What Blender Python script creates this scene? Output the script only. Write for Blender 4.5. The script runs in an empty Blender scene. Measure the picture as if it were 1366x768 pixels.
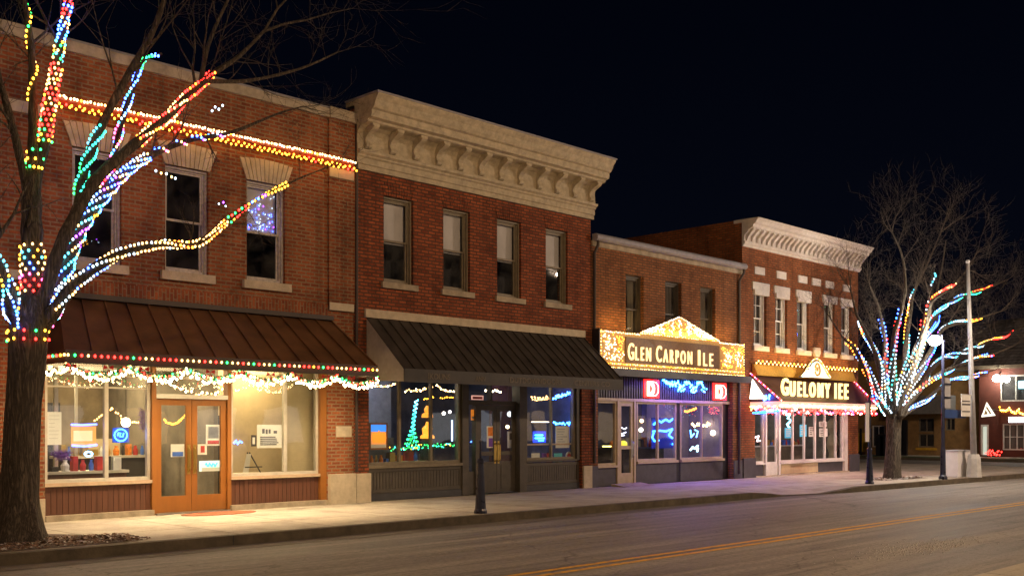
import bpy, math, random
from mathutils import Vector, Matrix
R = math.radians
rnd = random.Random(7)
SC = bpy.context.scene
COL = SC.collection
EYE = 1.75
ANG = math.atan(1379/1400)          # street direction against the view axis
FWD = Vector((math.sin(math.pi/2-ANG), math.cos(math.pi/2-ANG), 0))
RGT = Vector((FWD.y, -FWD.x, 0))

def at(px, py, Y):
    """point of the place seen at photo pixel px,py, at distance Y across the street"""
    d = FWD*1400 + RGT*(px-683) + Vector((0, 0, 570-py))
    k = Y/d.y
    return Vector((d.x*k, Y, EYE+d.z*k))

def atX(px, py, X):
    d = FWD*1400 + RGT*(px-683) + Vector((0, 0, 570-py))
    k = X/d.x
    return Vector((X, d.y*k, EYE+d.z*k))

# ------------------------------------------------------------------ objects
def wloc(o):
    v = Vector((0, 0, 0))
    while o is not None:
        v += o.location; o = o.parent
    return v

def tag(o, label=None, cat=None, group=None, kind=None):
    if label: o['label'] = label
    if cat: o['category'] = cat
    if group: o['group'] = group
    if kind: o['kind'] = kind
    return o

def thing(name, label, cat, loc=(0, 0, 0), group=None):
    o = bpy.data.objects.new(name, None); COL.objects.link(o)
    o.location = loc; o.empty_display_size = .2
    return tag(o, label, cat, group)

class MB:
    def __init__(s): s.v = []; s.f = []; s.m = []; s.mi = 0
    def face(s, pts):
        n = len(s.v); s.v += [Vector(p) for p in pts]; s.f.append(tuple(range(n, n+len(pts)))); s.m.append(s.mi); return s
    def box(s, x0, x1, y0, y1, z0, z1):
        n = len(s.v)
        s.v += [Vector(p) for p in ((x0,y0,z0),(x1,y0,z0),(x1,y1,z0),(x0,y1,z0),(x0,y0,z1),(x1,y0,z1),(x1,y1,z1),(x0,y1,z1))]
        for q in ((0,1,5,4),(1,2,6,5),(2,3,7,6),(3,0,4,7),(4,5,6,7),(3,2,1,0)):
            s.f.append(tuple(n+i for i in q)); s.m.append(s.mi)
        return s
    def prism_x(s, prof, x0, x1, caps=True, mitre=0.0):
        """profile of (y,z) points run along X; mitre pulls the ends out with the projection"""
        n = len(s.v); k = len(prof)
        ymax = max(p[0] for p in prof)
        for (y, z) in prof: s.v.append(Vector((x0-mitre*(ymax-y), y, z)))
        for (y, z) in prof: s.v.append(Vector((x1+mitre*(ymax-y), y, z)))
        for i in range(k):
            j = (i+1) % k
            s.f.append((n+i, n+j, n+k+j, n+k+i)); s.m.append(s.mi)
        if caps:
            s.f.append(tuple(n+i for i in reversed(range(k)))); s.m.append(s.mi)
            s.f.append(tuple(n+k+i for i in range(k))); s.m.append(s.mi)
        return s
    def prism_y(s, prof, y0, y1):
        n = len(s.v); k = len(prof)
        for (x, z) in prof: s.v.append(Vector((x, y0, z)))
        for (x, z) in prof: s.v.append(Vector((x, y1, z)))
        for i in range(k):
            j = (i+1) % k
            s.f.append((n+i, n+j, n+k+j, n+k+i)); s.m.append(s.mi)
        s.f.append(tuple(n+i for i in range(k))); s.m.append(s.mi)
        s.f.append(tuple(n+k+i for i in reversed(range(k)))); s.m.append(s.mi)
        return s
    def tube(s, pts, rad, n=6, cap=True):
        pts = [Vector(p) for p in pts]
        if not isinstance(rad, (list, tuple)): rad = [rad]*len(pts)
        base = len(s.v); prev = None
        for i, p in enumerate(pts):
            t = (pts[min(i+1, len(pts)-1)]-pts[max(i-1, 0)])
            if t.length < 1e-9: t = Vector((0, 0, 1))
            t.normalize()
            if prev is None:
                a = Vector((0, 0, 1)) if abs(t.z) < .9 else Vector((1, 0, 0))
                u = t.cross(a).normalized()
            else:
                u = (prev-t*prev.dot(t))
                u = u.normalized() if u.length > 1e-6 else t.orthogonal().normalized()
            prev = u; w = t.cross(u)
            for j in range(n):
                a = 2*math.pi*j/n
                s.v.append(p+(u*math.cos(a)+w*math.sin(a))*rad[i])
        for i in range(len(pts)-1):
            for j in range(n):
                a = base+i*n+j; b = base+i*n+(j+1) % n
                s.f.append((a, b, b+n, a+n)); s.m.append(s.mi)
        if cap:
            s.f.append(tuple(base+j for j in reversed(range(n)))); s.m.append(s.mi)
            e = base+(len(pts)-1)*n
            s.f.append(tuple(e+j for j in range(n))); s.m.append(s.mi)
        return s
    def lathe(s, x, y, prof, n=12):
        base = len(s.v)
        for (r, z) in prof:
            for j in range(n):
                a = 2*math.pi*j/n
                s.v.append(Vector((x+r*math.cos(a), y+r*math.sin(a), z)))
        for i in range(len(prof)-1):
            for j in range(n):
                a = base+i*n+j; b = base+i*n+(j+1) % n
                s.f.append((a, b, b+n, a+n)); s.m.append(s.mi)
        s.f.append(tuple(base+j for j in reversed(range(n)))); s.m.append(s.mi)
        e = base+(len(prof)-1)*n
        s.f.append(tuple(e+j for j in range(n))); s.m.append(s.mi)
        return s
    def ball(s, c, r, n=8, m=6, sq=(1, 1, 1)):
        c = Vector(c); base = len(s.v)
        s.v.append(c+Vector((0, 0, -r*sq[2])))
        for i in range(1, m):
            b = math.pi*i/m-math.pi/2
            for j in range(n):
                a = 2*math.pi*j/n
                s.v.append(c+Vector((math.cos(b)*math.cos(a)*r*sq[0], math.cos(b)*math.sin(a)*r*sq[1], math.sin(b)*r*sq[2])))
        s.v.append(c+Vector((0, 0, r*sq[2])))
        top = len(s.v)-1
        for j in range(n):
            s.f.append((base, base+1+(j+1) % n, base+1+j)); s.m.append(s.mi)
            s.f.append((top, top-n+j, top-n+(j+1) % n)); s.m.append(s.mi)
        for i in range(m-2):
            for j in range(n):
                a = base+1+i*n+j; b = base+1+i*n+(j+1) % n
                s.f.append((a, b, b+n, a+n)); s.m.append(s.mi)
        return s
    def text(s, st, size, x, y, z, ext=.01, w=None, off=0.0, up='Z', slope=None, align='CENTER', spacing=1.0):
        """lettering facing the street; w squeezes it to that width"""
        cu = bpy.data.curves.new('t', 'FONT'); cu.body = st; cu.size = size; cu.extrude = ext
        cu.align_x = 'CENTER'; cu.offset = off; cu.resolution_u = 3; cu.space_character = spacing
        o = bpy.data.objects.new('t', cu); COL.objects.link(o)
        dg = bpy.context.evaluated_depsgraph_get(); dg.update()
        me = bpy.data.meshes.new_from_object(o.evaluated_get(dg))
        xs = [v.co.x for v in me.vertices]
        k = 1.0
        if w and xs: k = w/(max(xs)-min(xs))
        cx = (max(xs)+min(xs))/2 if xs else 0
        n = len(s.v)
        for v in me.vertices:
            X = (v.co.x-cx)*k; Zz = v.co.y; D = -v.co.z
            if slope: Yy = D*math.cos(slope)+Zz*math.sin(slope); Zz = Zz*math.cos(slope)-D*math.sin(slope)
            else: Yy = D
            s.v.append(Vector((x+X, y+Yy, z+Zz)))
        for p in me.polygons:
            s.f.append(tuple(n+i for i in p.vertices)); s.m.append(s.mi)
        bpy.data.objects.remove(o); bpy.data.curves.remove(cu); bpy.data.meshes.remove(me)
        return s
    def build(s, name, mats, parent=None, smooth=False, loc=None, recalc=False):
        if not isinstance(mats, (list, tuple)): mats = [mats]
        off = wloc(parent) if parent is not None else Vector(loc or (0, 0, 0))
        me = bpy.data.meshes.new(name)
        me.from_pydata([tuple(v-off) for v in s.v], [], s.f)
        for m in mats: me.materials.append(m)
        if len(mats) > 1: me.polygons.foreach_set('material_index', s.m)
        if smooth: me.polygons.foreach_set('use_smooth', [True]*len(me.polygons))
        me.update()
        o = bpy.data.objects.new(name, me); COL.objects.link(o)
        if parent is not None: o.parent = parent
        else: o.location = off
        return o

def parts(name, m, par, *boxes):
    return [MB().box(*b).build(name, m, par) for b in boxes]

def bx(*a): return MB().box(*a)

# ------------------------------------------------------------------ materials
def nt(name):
    m = bpy.data.materials.new(name); m.use_nodes = True
    t = m.node_tree; b = t.nodes['Principled BSDF']
    return m, t, b
def N(t, kind, **kw):
    n = t.nodes.new(kind)
    for k, v in kw.items():
        if hasattr(n, k): setattr(n, k, v)
        else: n.inputs[k.replace('_', ' ')].default_value = v
    return n
def ramp(t, fac, stops):
    r = t.nodes.new('ShaderNodeValToRGB'); e = r.color_ramp.elements
    e[0].position, e[0].color = stops[0][0], (*stops[0][1], 1)
    e[1].position, e[1].color = stops[-1][0], (*stops[-1][1], 1)
    for p, c in stops[1:-1]:
        q = e.new(p); q.color = (*c, 1)
    t.links.new(fac, r.inputs[0]); return r
def sc_(c, k): return tuple(min(1, x*k) for x in c)

def plain(name, c, rough=.6, metal=0, var=.25, scale=6, bump=.0, bscale=60, coat=0, stretch=(1, 1, 1), spec=.5):
    m, t, b = nt(name)
    tc = N(t, 'ShaderNodeTexCoord'); mp = N(t, 'ShaderNodeMapping'); mp.inputs['Scale'].default_value = stretch
    t.links.new(tc.outputs['Object'], mp.inputs[0])
    n1 = N(t, 'ShaderNodeTexNoise', Scale=scale, Detail=6.0, Roughness=.65); t.links.new(mp.outputs[0], n1.inputs['Vector'])
    r = ramp(t, n1.outputs[0], [(.3, sc_(c, 1-var)), (.7, sc_(c, 1+var))])
    t.links.new(r.outputs[0], b.inputs['Base Color'])
    rr = N(t, 'ShaderNodeMapRange'); rr.inputs[3].default_value = max(0, rough-.12); rr.inputs[4].default_value = min(1, rough+.12)
    t.links.new(n1.outputs[0], rr.inputs[0]); t.links.new(rr.outputs[0], b.inputs['Roughness'])
    b.inputs['Metallic'].default_value = metal
    b.inputs['Specular IOR Level'].default_value = spec
    if bump:
        n2 = N(t, 'ShaderNodeTexNoise', Scale=bscale, Detail=5.0); t.links.new(mp.outputs[0], n2.inputs['Vector'])
        bp = N(t, 'ShaderNodeBump', Strength=bump, Distance=.01); t.links.new(n2.outputs[0], bp.inputs['Height'])
        t.links.new(bp.outputs[0], b.inputs['Normal'])
    return m

def brick(name, c1, c2, mortar, bw=.215, bh=.075, ms=.012, soldier=False):
    m, t, b = nt(name)
    tc = N(t, 'ShaderNodeTexCoord'); sx = N(t, 'ShaderNodeSeparateXYZ'); t.links.new(tc.outputs['Object'], sx.inputs[0])
    ad = N(t, 'ShaderNodeMath', operation='ADD'); t.links.new(sx.outputs[0], ad.inputs[0]); t.links.new(sx.outputs[1], ad.inputs[1])
    cb = N(t, 'ShaderNodeCombineXYZ')
    if soldier: t.links.new(ad.outputs[0], cb.inputs[1]); t.links.new(sx.outputs[2], cb.inputs[0])
    else: t.links.new(ad.outputs[0], cb.inputs[0]); t.links.new(sx.outputs[2], cb.inputs[1])
    # slight waviness of the courses
    nz = N(t, 'ShaderNodeTexNoise', Scale=9.0, Detail=2.0); t.links.new(tc.outputs['Object'], nz.inputs['Vector'])
    va = N(t, 'ShaderNodeVectorMath', operation='SCALE'); va.inputs['Scale'].default_value = .012; t.links.new(nz.outputs[1], va.inputs[0])
    vs = N(t, 'ShaderNodeVectorMath', operation='ADD'); t.links.new(cb.outputs[0], vs.inputs[0]); t.links.new(va.outputs[0], vs.inputs[1])
    br = N(t, 'ShaderNodeTexBrick'); t.links.new(vs.outputs[0], br.inputs['Vector'])
    br.inputs['Color1'].default_value = (*c1, 1); br.inputs['Color2'].default_value = (*c2, 1); br.inputs['Mortar'].default_value = (*mortar, 1)
    br.inputs['Scale'].default_value = 1; br.inputs['Mortar Size'].default_value = ms; br.inputs['Mortar Smooth'].default_value = .3
    br.inputs['Brick Width'].default_value = bw; br.inputs['Row Height'].default_value = bh; br.inputs['Bias'].default_value = 0
    n1 = N(t, 'ShaderNodeTexNoise', Scale=1.1, Detail=7.0, Roughness=.7); t.links.new(tc.outputs['Object'], n1.inputs['Vector'])
    r = ramp(t, n1.outputs[0], [(.28, (.42, .42, .44)), (.42, (.78, .76, .75)), (.55, (1, 1, 1)), (.75, (1.0, .93, .85))])
    mpz = N(t, 'ShaderNodeMapping'); mpz.inputs['Scale'].default_value = (2.2, 2.2, .16); t.links.new(tc.outputs['Object'], mpz.inputs[0])
    n1b = N(t, 'ShaderNodeTexNoise', Scale=1.3, Detail=6.0, Roughness=.7); t.links.new(mpz.outputs[0], n1b.inputs['Vector'])   # rain streaks
    r1b = ramp(t, n1b.outputs[0], [(.34, (.6, .6, .6)), (.5, (1, 1, 1))])
    mx = N(t, 'ShaderNodeMix', data_type='RGBA', blend_type='MULTIPLY'); mx.inputs[0].default_value = 1
    t.links.new(br.outputs[0], mx.inputs[6]); t.links.new(r.outputs[0], mx.inputs[7])
    mxb = N(t, 'ShaderNodeMix', data_type='RGBA', blend_type='MULTIPLY'); mxb.inputs[0].default_value = .8; t.links.new(mx.outputs[2], mxb.inputs[6]); t.links.new(r1b.outputs[0], mxb.inputs[7]); mx = mxb
    n3 = N(t, 'ShaderNodeTexNoise', Scale=30.0, Detail=4.0); t.links.new(tc.outputs['Object'], n3.inputs['Vector'])
    r3 = ramp(t, n3.outputs[0], [(.3, (.7, .7, .7)), (.7, (1, 1, 1))])
    m2 = N(t, 'ShaderNodeMix', data_type='RGBA', blend_type='MULTIPLY'); m2.inputs[0].default_value = .8
    t.links.new(mx.outputs[2], m2.inputs[6]); t.links.new(r3.outputs[0], m2.inputs[7])
    t.links.new(m2.outputs[2], b.inputs['Base Color'])
    b.inputs['Roughness'].default_value = .85; b.inputs['Specular IOR Level'].default_value = .25
    inv = N(t, 'ShaderNodeMath', operation='SUBTRACT'); inv.inputs[0].default_value = 1; t.links.new(br.outputs[1], inv.inputs[1])
    ad2 = N(t, 'ShaderNodeMath', operation='MULTIPLY_ADD'); t.links.new(n3.outputs[0], ad2.inputs[0]); ad2.inputs[1].default_value = .4; t.links.new(inv.outputs[0], ad2.inputs[2])
    bp = N(t, 'ShaderNodeBump', Strength=.8, Distance=.012); t.links.new(ad2.outputs[0], bp.inputs['Height']); t.links.new(bp.outputs[0], b.inputs['Normal'])
    return m

def emit(name, c, s, base=None):
    m, t, b = nt(name)
    b.inputs['Base Color'].default_value = (*(base or sc_(c, .6)), 1)
    b.inputs['Emission Color'].default_value = (*c, 1); b.inputs['Emission Strength'].default_value = s
    b.inputs['Roughness'].default_value = .4
    return m

def glass(name, tint=(.9, .93, .92), refl=1.0, dirt=.04):
    m, t, b = nt(name)
    out = [n for n in t.nodes if n.type == 'OUTPUT_MATERIAL'][0]; t.nodes.remove(b)
    tr = N(t, 'ShaderNodeBsdfTransparent'); tr.inputs[0].default_value = (*tint, 1)
    gl = N(t, 'ShaderNodeBsdfGlossy'); gl.inputs['Roughness'].default_value = .015
    tc = N(t, 'ShaderNodeTexCoord')
    nz = N(t, 'ShaderNodeTexNoise', Scale=1.3, Detail=1.0); t.links.new(tc.outputs['Object'], nz.inputs['Vector'])
    bp = N(t, 'ShaderNodeBump', Strength=.25, Distance=.02); t.links.new(nz.outputs[0], bp.inputs['Height']); t.links.new(bp.outputs[0], gl.inputs['Normal'])
    lw = N(t, 'ShaderNodeLayerWeight'); lw.inputs[0].default_value = .5
    fr = N(t, 'ShaderNodeMath', operation='POWER'); t.links.new(lw.outputs['Facing'], fr.inputs[0]); fr.inputs[1].default_value = 5   # Schlick, same from both sides
    mu = N(t, 'ShaderNodeMath', operation='MULTIPLY_ADD'); mu.inputs[1].default_value = .9; mu.inputs[2].default_value = .075*refl; t.links.new(fr.outputs[0], mu.inputs[0])
    mu.use_clamp = True
    mx = N(t, 'ShaderNodeMixShader'); t.links.new(mu.outputs[0], mx.inputs[0]); t.links.new(tr.outputs[0], mx.inputs[1]); t.links.new(gl.outputs[0], mx.inputs[2])
    df = N(t, 'ShaderNodeBsdfDiffuse'); df.inputs[0].default_value = (.5, .5, .48, 1)
    n2 = N(t, 'ShaderNodeTexNoise', Scale=3.0, Detail=6.0); t.links.new(tc.outputs['Object'], n2.inputs['Vector'])
    mr = N(t, 'ShaderNodeMapRange'); mr.inputs[1].default_value = .35; mr.inputs[2].default_value = .8; mr.inputs[4].default_value = dirt; t.links.new(n2.outputs[0], mr.inputs[0])
    m2 = N(t, 'ShaderNodeMixShader'); t.links.new(mr.outputs[0], m2.inputs[0]); t.links.new(mx.outputs[0], m2.inputs[1]); t.links.new(df.outputs[0], m2.inputs[2])
    t.links.new(m2.outputs[0], out.inputs[0])
    return m

M = {}
M['brick1'] = brick('brick_orange', (.42, .125, .045), (.25, .066, .026), (.33, .22, .13), ms=.016)
M['brick2'] = brick('brick_red', (.46, .12, .044), (.24, .055, .023), (.13, .06, .035), ms=.018)
M['brick3'] = brick('brick_brown', (.40, .155, .06), (.25, .085, .036), (.15, .085, .045), ms=.018)
M['brick4'] = brick('brick_ochre', (.42, .13, .046), (.26, .07, .028), (.17, .09, .045), ms=.018)
M['brickp'] = brick('brick_purple', (.20, .07, .06), (.14, .045, .04), (.16, .11, .1))
M['soldier1'] = brick('brick_soldier_orange', (.42, .125, .045), (.25, .066, .026), (.33, .22, .13), soldier=True)
M['soldier2'] = brick('brick_soldier_red', (.24, .068, .032), (.16, .04, .022), (.10, .06, .04), bw=.45, soldier=True)
M['stone'] = plain('limestone', (.52, .44, .32), .85, var=.2, scale=5, bump=.5, bscale=40)
M['stone_dark'] = plain('weathered_limestone', (.36, .30, .22), .9, var=.35, scale=4, bump=.5, bscale=40)
M['cornice2'] = plain('painted_cornice_tan', (.44, .375, .26), .7, var=.28, scale=7, bump=.3, bscale=25)
M['cornice4'] = plain('painted_cornice_white', (.60, .55, .51), .65, var=.15, scale=7, bump=.2, bscale=25)
M['coping'] = plain('coping_stone', (.42, .36, .27), .8, var=.3, scale=5, bump=.4)
M['flash'] = plain('roof_flashing', (.30, .29, .33), .7, metal=.2, var=.2)
M['roof'] = plain('tar_roof', (.05, .05, .055), .8, var=.4, bump=.3)
M['awn1'] = plain('brown_metal_awning', (.13, .062, .027), .5, metal=.25, var=.4, scale=2.2, bump=.1, bscale=12)
M['awn1d'] = plain('dark_brown_flashing', (.045, .03, .024), .5, var=.3)
M['awn2'] = plain('charcoal_awning', (.042, .036, .032), .55, metal=.2, var=.45, scale=2.5, bump=.15, bscale=14)
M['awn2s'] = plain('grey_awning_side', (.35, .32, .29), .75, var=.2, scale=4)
M['awntext'] = plain('faded_valance_lettering', (.12, .10, .075), .7, var=.4, scale=12)
M['awn4'] = plain('maroon_awning', (.07, .03, .028), .5, var=.35, scale=4)
M['orange'] = plain('orange_wood', (.28, .105, .017), .45, var=.22, scale=3, stretch=(1, 1, .2), bump=.08)
M['plank'] = plain('brown_planks', (.10, .036, .018), .55, var=.3, scale=5, stretch=(3, 1, .2))
M['sill'] = plain('tan_sill', (.55, .40, .28), .6, var=.15)
M['alu'] = plain('aluminium_frame', (.62, .58, .5), .45, metal=.3, var=.12)
M['white'] = plain('white_paint', (.74, .72, .68), .5, var=.1)
M['white_old'] = plain('old_white_paint', (.5, .46, .41), .65, var=.3, scale=14, bump=.3)
M['frame2'] = plain('olive_frame', (.20, .165, .11), .55, var=.2, scale=8)
M['wood2'] = plain('dark_olive_wood', (.075, .063, .048), .5, var=.25, scale=6, bump=.1)
M['wood2b'] = plain('slate_base_board', (.055, .055, .062), .6, var=.25)
M['frame3'] = plain('tan_frame', (.5, .40, .26), .5, var=.15)
M['cream'] = plain('cream_wall', (.62, .50, .30), .8, var=.08)
M['dark'] = plain('dark_interior', (.035, .03, .028), .8, var=.3)
M['mid'] = plain('shop_interior', (.20, .17, .13), .8, var=.45, scale=1.5)
M['blueint'] = plain('slate_blue_interior', (.10, .11, .16), .8, var=.5, scale=1.2)
M['shop1'] = plain('tan_interior', (.34, .26, .16), .8, var=.35, scale=1.5)
M['bluewall'] = plain('lilac_interior', (.26, .24, .42), .8, var=.15)
M['slate'] = plain('slate_panel', (.075, .07, .085), .55, var=.25, scale=5, bump=.08)
M['black'] = plain('black_paint', (.018, .018, .022), .35, var=.3)
M['navy'] = plain('navy_black_paint', (.02, .022, .045), .3, var=.3, metal=.2)
M['corr'] = plain('black_ribs', (.06, .055, .06), .45, var=.2)
M['gold'] = plain('gold_panel', (.62, .36, .06), .45, var=.35, scale=25, metal=.1)
M['redband'] = plain('red_metal_band', (.30, .05, .035), .5, var=.3)
M['blind'] = plain('white_blind', (.74, .72, .72), .8, var=.12, scale=2.5, stretch=(1, 1, .3))
M['curtain'] = plain('grey_curtain', (.22, .2, .18), .9, var=.4, scale=9, stretch=(3, 1, .05))
M['brass'] = plain('brass', (.6, .42, .12), .3, metal=.9, var=.1)
M['paper'] = plain('white_paper', (.78, .76, .7), .8, var=.05)
M['ink'] = plain('dark_ink', (.06, .05, .05), .8)
M['inkred'] = plain('red_ink', (.5, .04, .03), .8)
M['inkblue'] = plain('blue_ink', (.05, .14, .55), .7)
M['inkorange'] = plain('orange_ink', (.75, .22, .02), .7, var=.35, scale=12)
M['inkcyan'] = plain('cyan_ink', (.08, .5, .6), .7)
M['purple'] = plain('purple_tinsel', (.16, .05, .4), .6, var=.4, scale=30)
M['rust'] = plain('rust_mat', (.33, .11, .05), .9, var=.25, bump=.3)
M['bark'] = plain('bark', (.12, .088, .06), .95, var=.5, scale=10, stretch=(2.2, 2.2, .3), bump=.0)
M['pole'] = plain('galvanised_pole', (.5, .5, .52), .5, metal=.3, var=.12)
M['concrete'] = plain('pale_concrete', (.52, .5, .48), .85, var=.15, bump=.3)
M['cabinet'] = plain('white_cabinet', (.72, .7, .72), .5, var=.06)
M['ochre'] = plain('ochre_siding', (.27, .16, .06), .8, var=.3, scale=3)
M['maroon'] = plain('maroon_wall', (.10, .026, .016), .75, var=.25, scale=3)
M['shingle'] = brick('shingles', (.34, .33, .34), (.22, .21, .22), (.08, .08, .08), bw=.3, bh=.18, ms=.015)
M['greyslab'] = plain('grey_metal', (.22, .22, .22), .6, var=.2)
M['yellow'] = plain('yellow_paint', (.62, .36, .03), .6, var=.2)
M['wire'] = plain('green_cable', (.01, .03, .015), .6)
M['garland'] = plain('fir_garland', (.02, .12, .05), .8, var=.5, scale=30)
M['redribbon'] = plain('red_ribbon', (.5, .02, .02), .5)
M['glass'] = glass('shop_glass', refl=.9)
M['glassup'] = glass('old_window_glass', tint=(.93, .94, .96), refl=1.3, dirt=.10)
M['steel'] = plain('brushed_steel', (.5, .5, .5), .35, metal=.9)
M['mulch'] = plain('mulch', (.09, .06, .045), .95, var=.6, scale=25, bump=1, bscale=50)
M['leaf'] = plain('dead_leaf', (.24, .15, .10), .8, var=.6, scale=14)
M['snow'] = plain('pale_litter', (.6, .57, .55), .8, var=.2)
M['grass'] = plain('night_grass', (.05, .08, .02), .9, var=.5, scale=3, bump=.8)

# bark bump: deep vertical furrows
t = M['bark'].node_tree; b = t.nodes['Principled BSDF']
tc = N(t, 'ShaderNodeTexCoord'); mp = N(t, 'ShaderNodeMapping'); mp.inputs['Scale'].default_value = (9, 9, 1.1); t.links.new(tc.outputs['Object'], mp.inputs[0])
w = N(t, 'ShaderNodeTexNoise', Scale=2.4, Detail=6.0, Roughness=.6, Distortion=.6); t.links.new(mp.outputs[0], w.inputs['Vector'])
rg = N(t, 'ShaderNodeMath', operation='SUBTRACT'); t.links.new(w.outputs[0], rg.inputs[0]); rg.inputs[1].default_value = .5
ab = N(t, 'ShaderNodeMath', operation='ABSOLUTE'); t.links.new(rg.outputs[0], ab.inputs[0])
mm = N(t, 'ShaderNodeMath', operation='MULTIPLY'); t.links.new(ab.outputs[0], mm.inputs[0]); mm.inputs[1].default_value = 5; mm.use_clamp = True
bp = N(t, 'ShaderNodeBump', Strength=1.0, Distance=.06); t.links.new(mm.outputs[0], bp.inputs['Height']); t.links.new(bp.outputs[0], b.inputs['Normal'])
rp = ramp(t, mm.outputs[0], [(0, (.05, .038, .027)), (.5, (.16, .125, .09)), (1, (.26, .205, .15))])
t.links.new(rp.outputs[0], b.inputs['Base Color'])

def asphalt():
    m, t, b = nt('asphalt')
    tc = N(t, 'ShaderNodeTexCoord')
    mp = N(t, 'ShaderNodeMapping'); mp.inputs['Scale'].default_value = (.09, 1.4, 1); t.links.new(tc.outputs['Object'], mp.inputs[0])
    n1 = N(t, 'ShaderNodeTexNoise', Scale=1.0, Detail=8.0, Roughness=.62); t.links.new(mp.outputs[0], n1.inputs['Vector'])
    r1 = ramp(t, n1.outputs[0], [(.3, (.14, .125, .11)), (.44, (.25, .225, .20)), (.56, (.36, .325, .285)), (.68, (.46, .42, .37))])
    mq = N(t, 'ShaderNodeMapping'); mq.inputs['Scale'].default_value = (.6, 1.3, 1); t.links.new(tc.outputs['Object'], mq.inputs[0])
    n2 = N(t, 'ShaderNodeTexNoise', Scale=17.0, Detail=9.0, Roughness=.82); t.links.new(mq.outputs[0], n2.inputs['Vector'])
    r2 = ramp(t, n2.outputs[0], [(.36, (.38, .38, .39)), (.48, (.8, .8, .8)), (.6, (1, 1, 1))])
    ms = N(t, 'ShaderNodeMapping'); ms.inputs['Scale'].default_value = (.3, 5.0, 1); t.links.new(tc.outputs['Object'], ms.inputs[0])
    n9 = N(t, 'ShaderNodeTexNoise', Scale=1.0, Detail=7.0, Roughness=.7); t.links.new(ms.outputs[0], n9.inputs['Vector'])
    r9 = ramp(t, n9.outputs[0], [(.36, (.62, .62, .63)), (.5, (.9, .9, .9)), (.62, (1, 1, 1))])
    m9 = N(t, 'ShaderNodeMix', data_type='RGBA', blend_type='MULTIPLY'); m9.inputs[0].default_value = 1; t.links.new(r2.outputs[0], m9.inputs[6]); t.links.new(r9.outputs[0], m9.inputs[7])
    mx = N(t, 'ShaderNodeMix', data_type='RGBA', blend_type='MULTIPLY'); mx.inputs[0].default_value = 1
    t.links.new(r1.outputs[0], mx.inputs[6]); t.links.new(m9.outputs[2], mx.inputs[7])
    # scattered pale stones / salt
    vo = N(t, 'ShaderNodeTexNoise', Scale=1.1, Detail=3.0); t.links.new(tc.outputs['Object'], vo.inputs['Vector'])
    n4 = N(t, 'ShaderNodeTexNoise', Scale=120.0, Detail=2.0); t.links.new(tc.outputs['Object'], n4.inputs['Vector'])
    r4 = ramp(t, n4.outputs[0], [(.60, (0, 0, 0)), (.66, (1, 1, 1))]); r5 = ramp(t, vo.outputs[0], [(.5, (.1, .1, .1)), (.68, (.75, .75, .75))])
    mm = N(t, 'ShaderNodeMath', operation='MULTIPLY'); t.links.new(r4.outputs[0], mm.inputs[0]); t.links.new(r5.outputs[0], mm.inputs[1])
    m3 = N(t, 'ShaderNodeMix', data_type='RGBA'); t.links.new(mm.outputs[0], m3.inputs[0]); t.links.new(mx.outputs[2], m3.inputs[6]); m3.inputs[7].default_value = (.3, .27, .24, 1)
    # cracks
    vc = N(t, 'ShaderNodeTexVoronoi', feature='DISTANCE_TO_EDGE', Scale=.33)
    n5 = N(t, 'ShaderNodeTexNoise', Scale=1.5, Detail=5.0); t.links.new(tc.outputs['Object'], n5.inputs['Vector'])
    sv = N(t, 'ShaderNodeVectorMath', operation='MULTIPLY_ADD'); t.links.new(n5.outputs[1], sv.inputs[0]); sv.inputs[1].default_value = (1.2, 1.2, 0); t.links.new(tc.outputs['Object'], sv.inputs[2])
    t.links.new(sv.outputs[0], vc.inputs['Vector'])
    rc = ramp(t, vc.outputs[0], [(.0, (.35, .35, .35)), (.006, (1, 1, 1))])
    m4 = N(t, 'ShaderNodeMix', data_type='RGBA', blend_type='MULTIPLY'); m4.inputs[0].default_value = .8; t.links.new(m3.outputs[2], m4.inputs[6]); t.links.new(rc.outputs[0], m4.inputs[7])
    t.links.new(m4.outputs[2], b.inputs['Base Color'])
    rr = N(t, 'ShaderNodeMapRange'); rr.inputs[1].default_value = .3; rr.inputs[2].default_value = .7; rr.inputs[3].default_value = .52; rr.inputs[4].default_value = .85; t.links.new(n1.outputs[0], rr.inputs[0]); t.links.new(rr.outputs[0], b.inputs['Roughness'])
    bp = N(t, 'ShaderNodeBump', Strength=.7, Distance=.012); t.links.new(n2.outputs[0], bp.inputs['Height']); t.links.new(bp.outputs[0], b.inputs['Normal'])
    return m
M['asphalt'] = asphalt()

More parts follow.
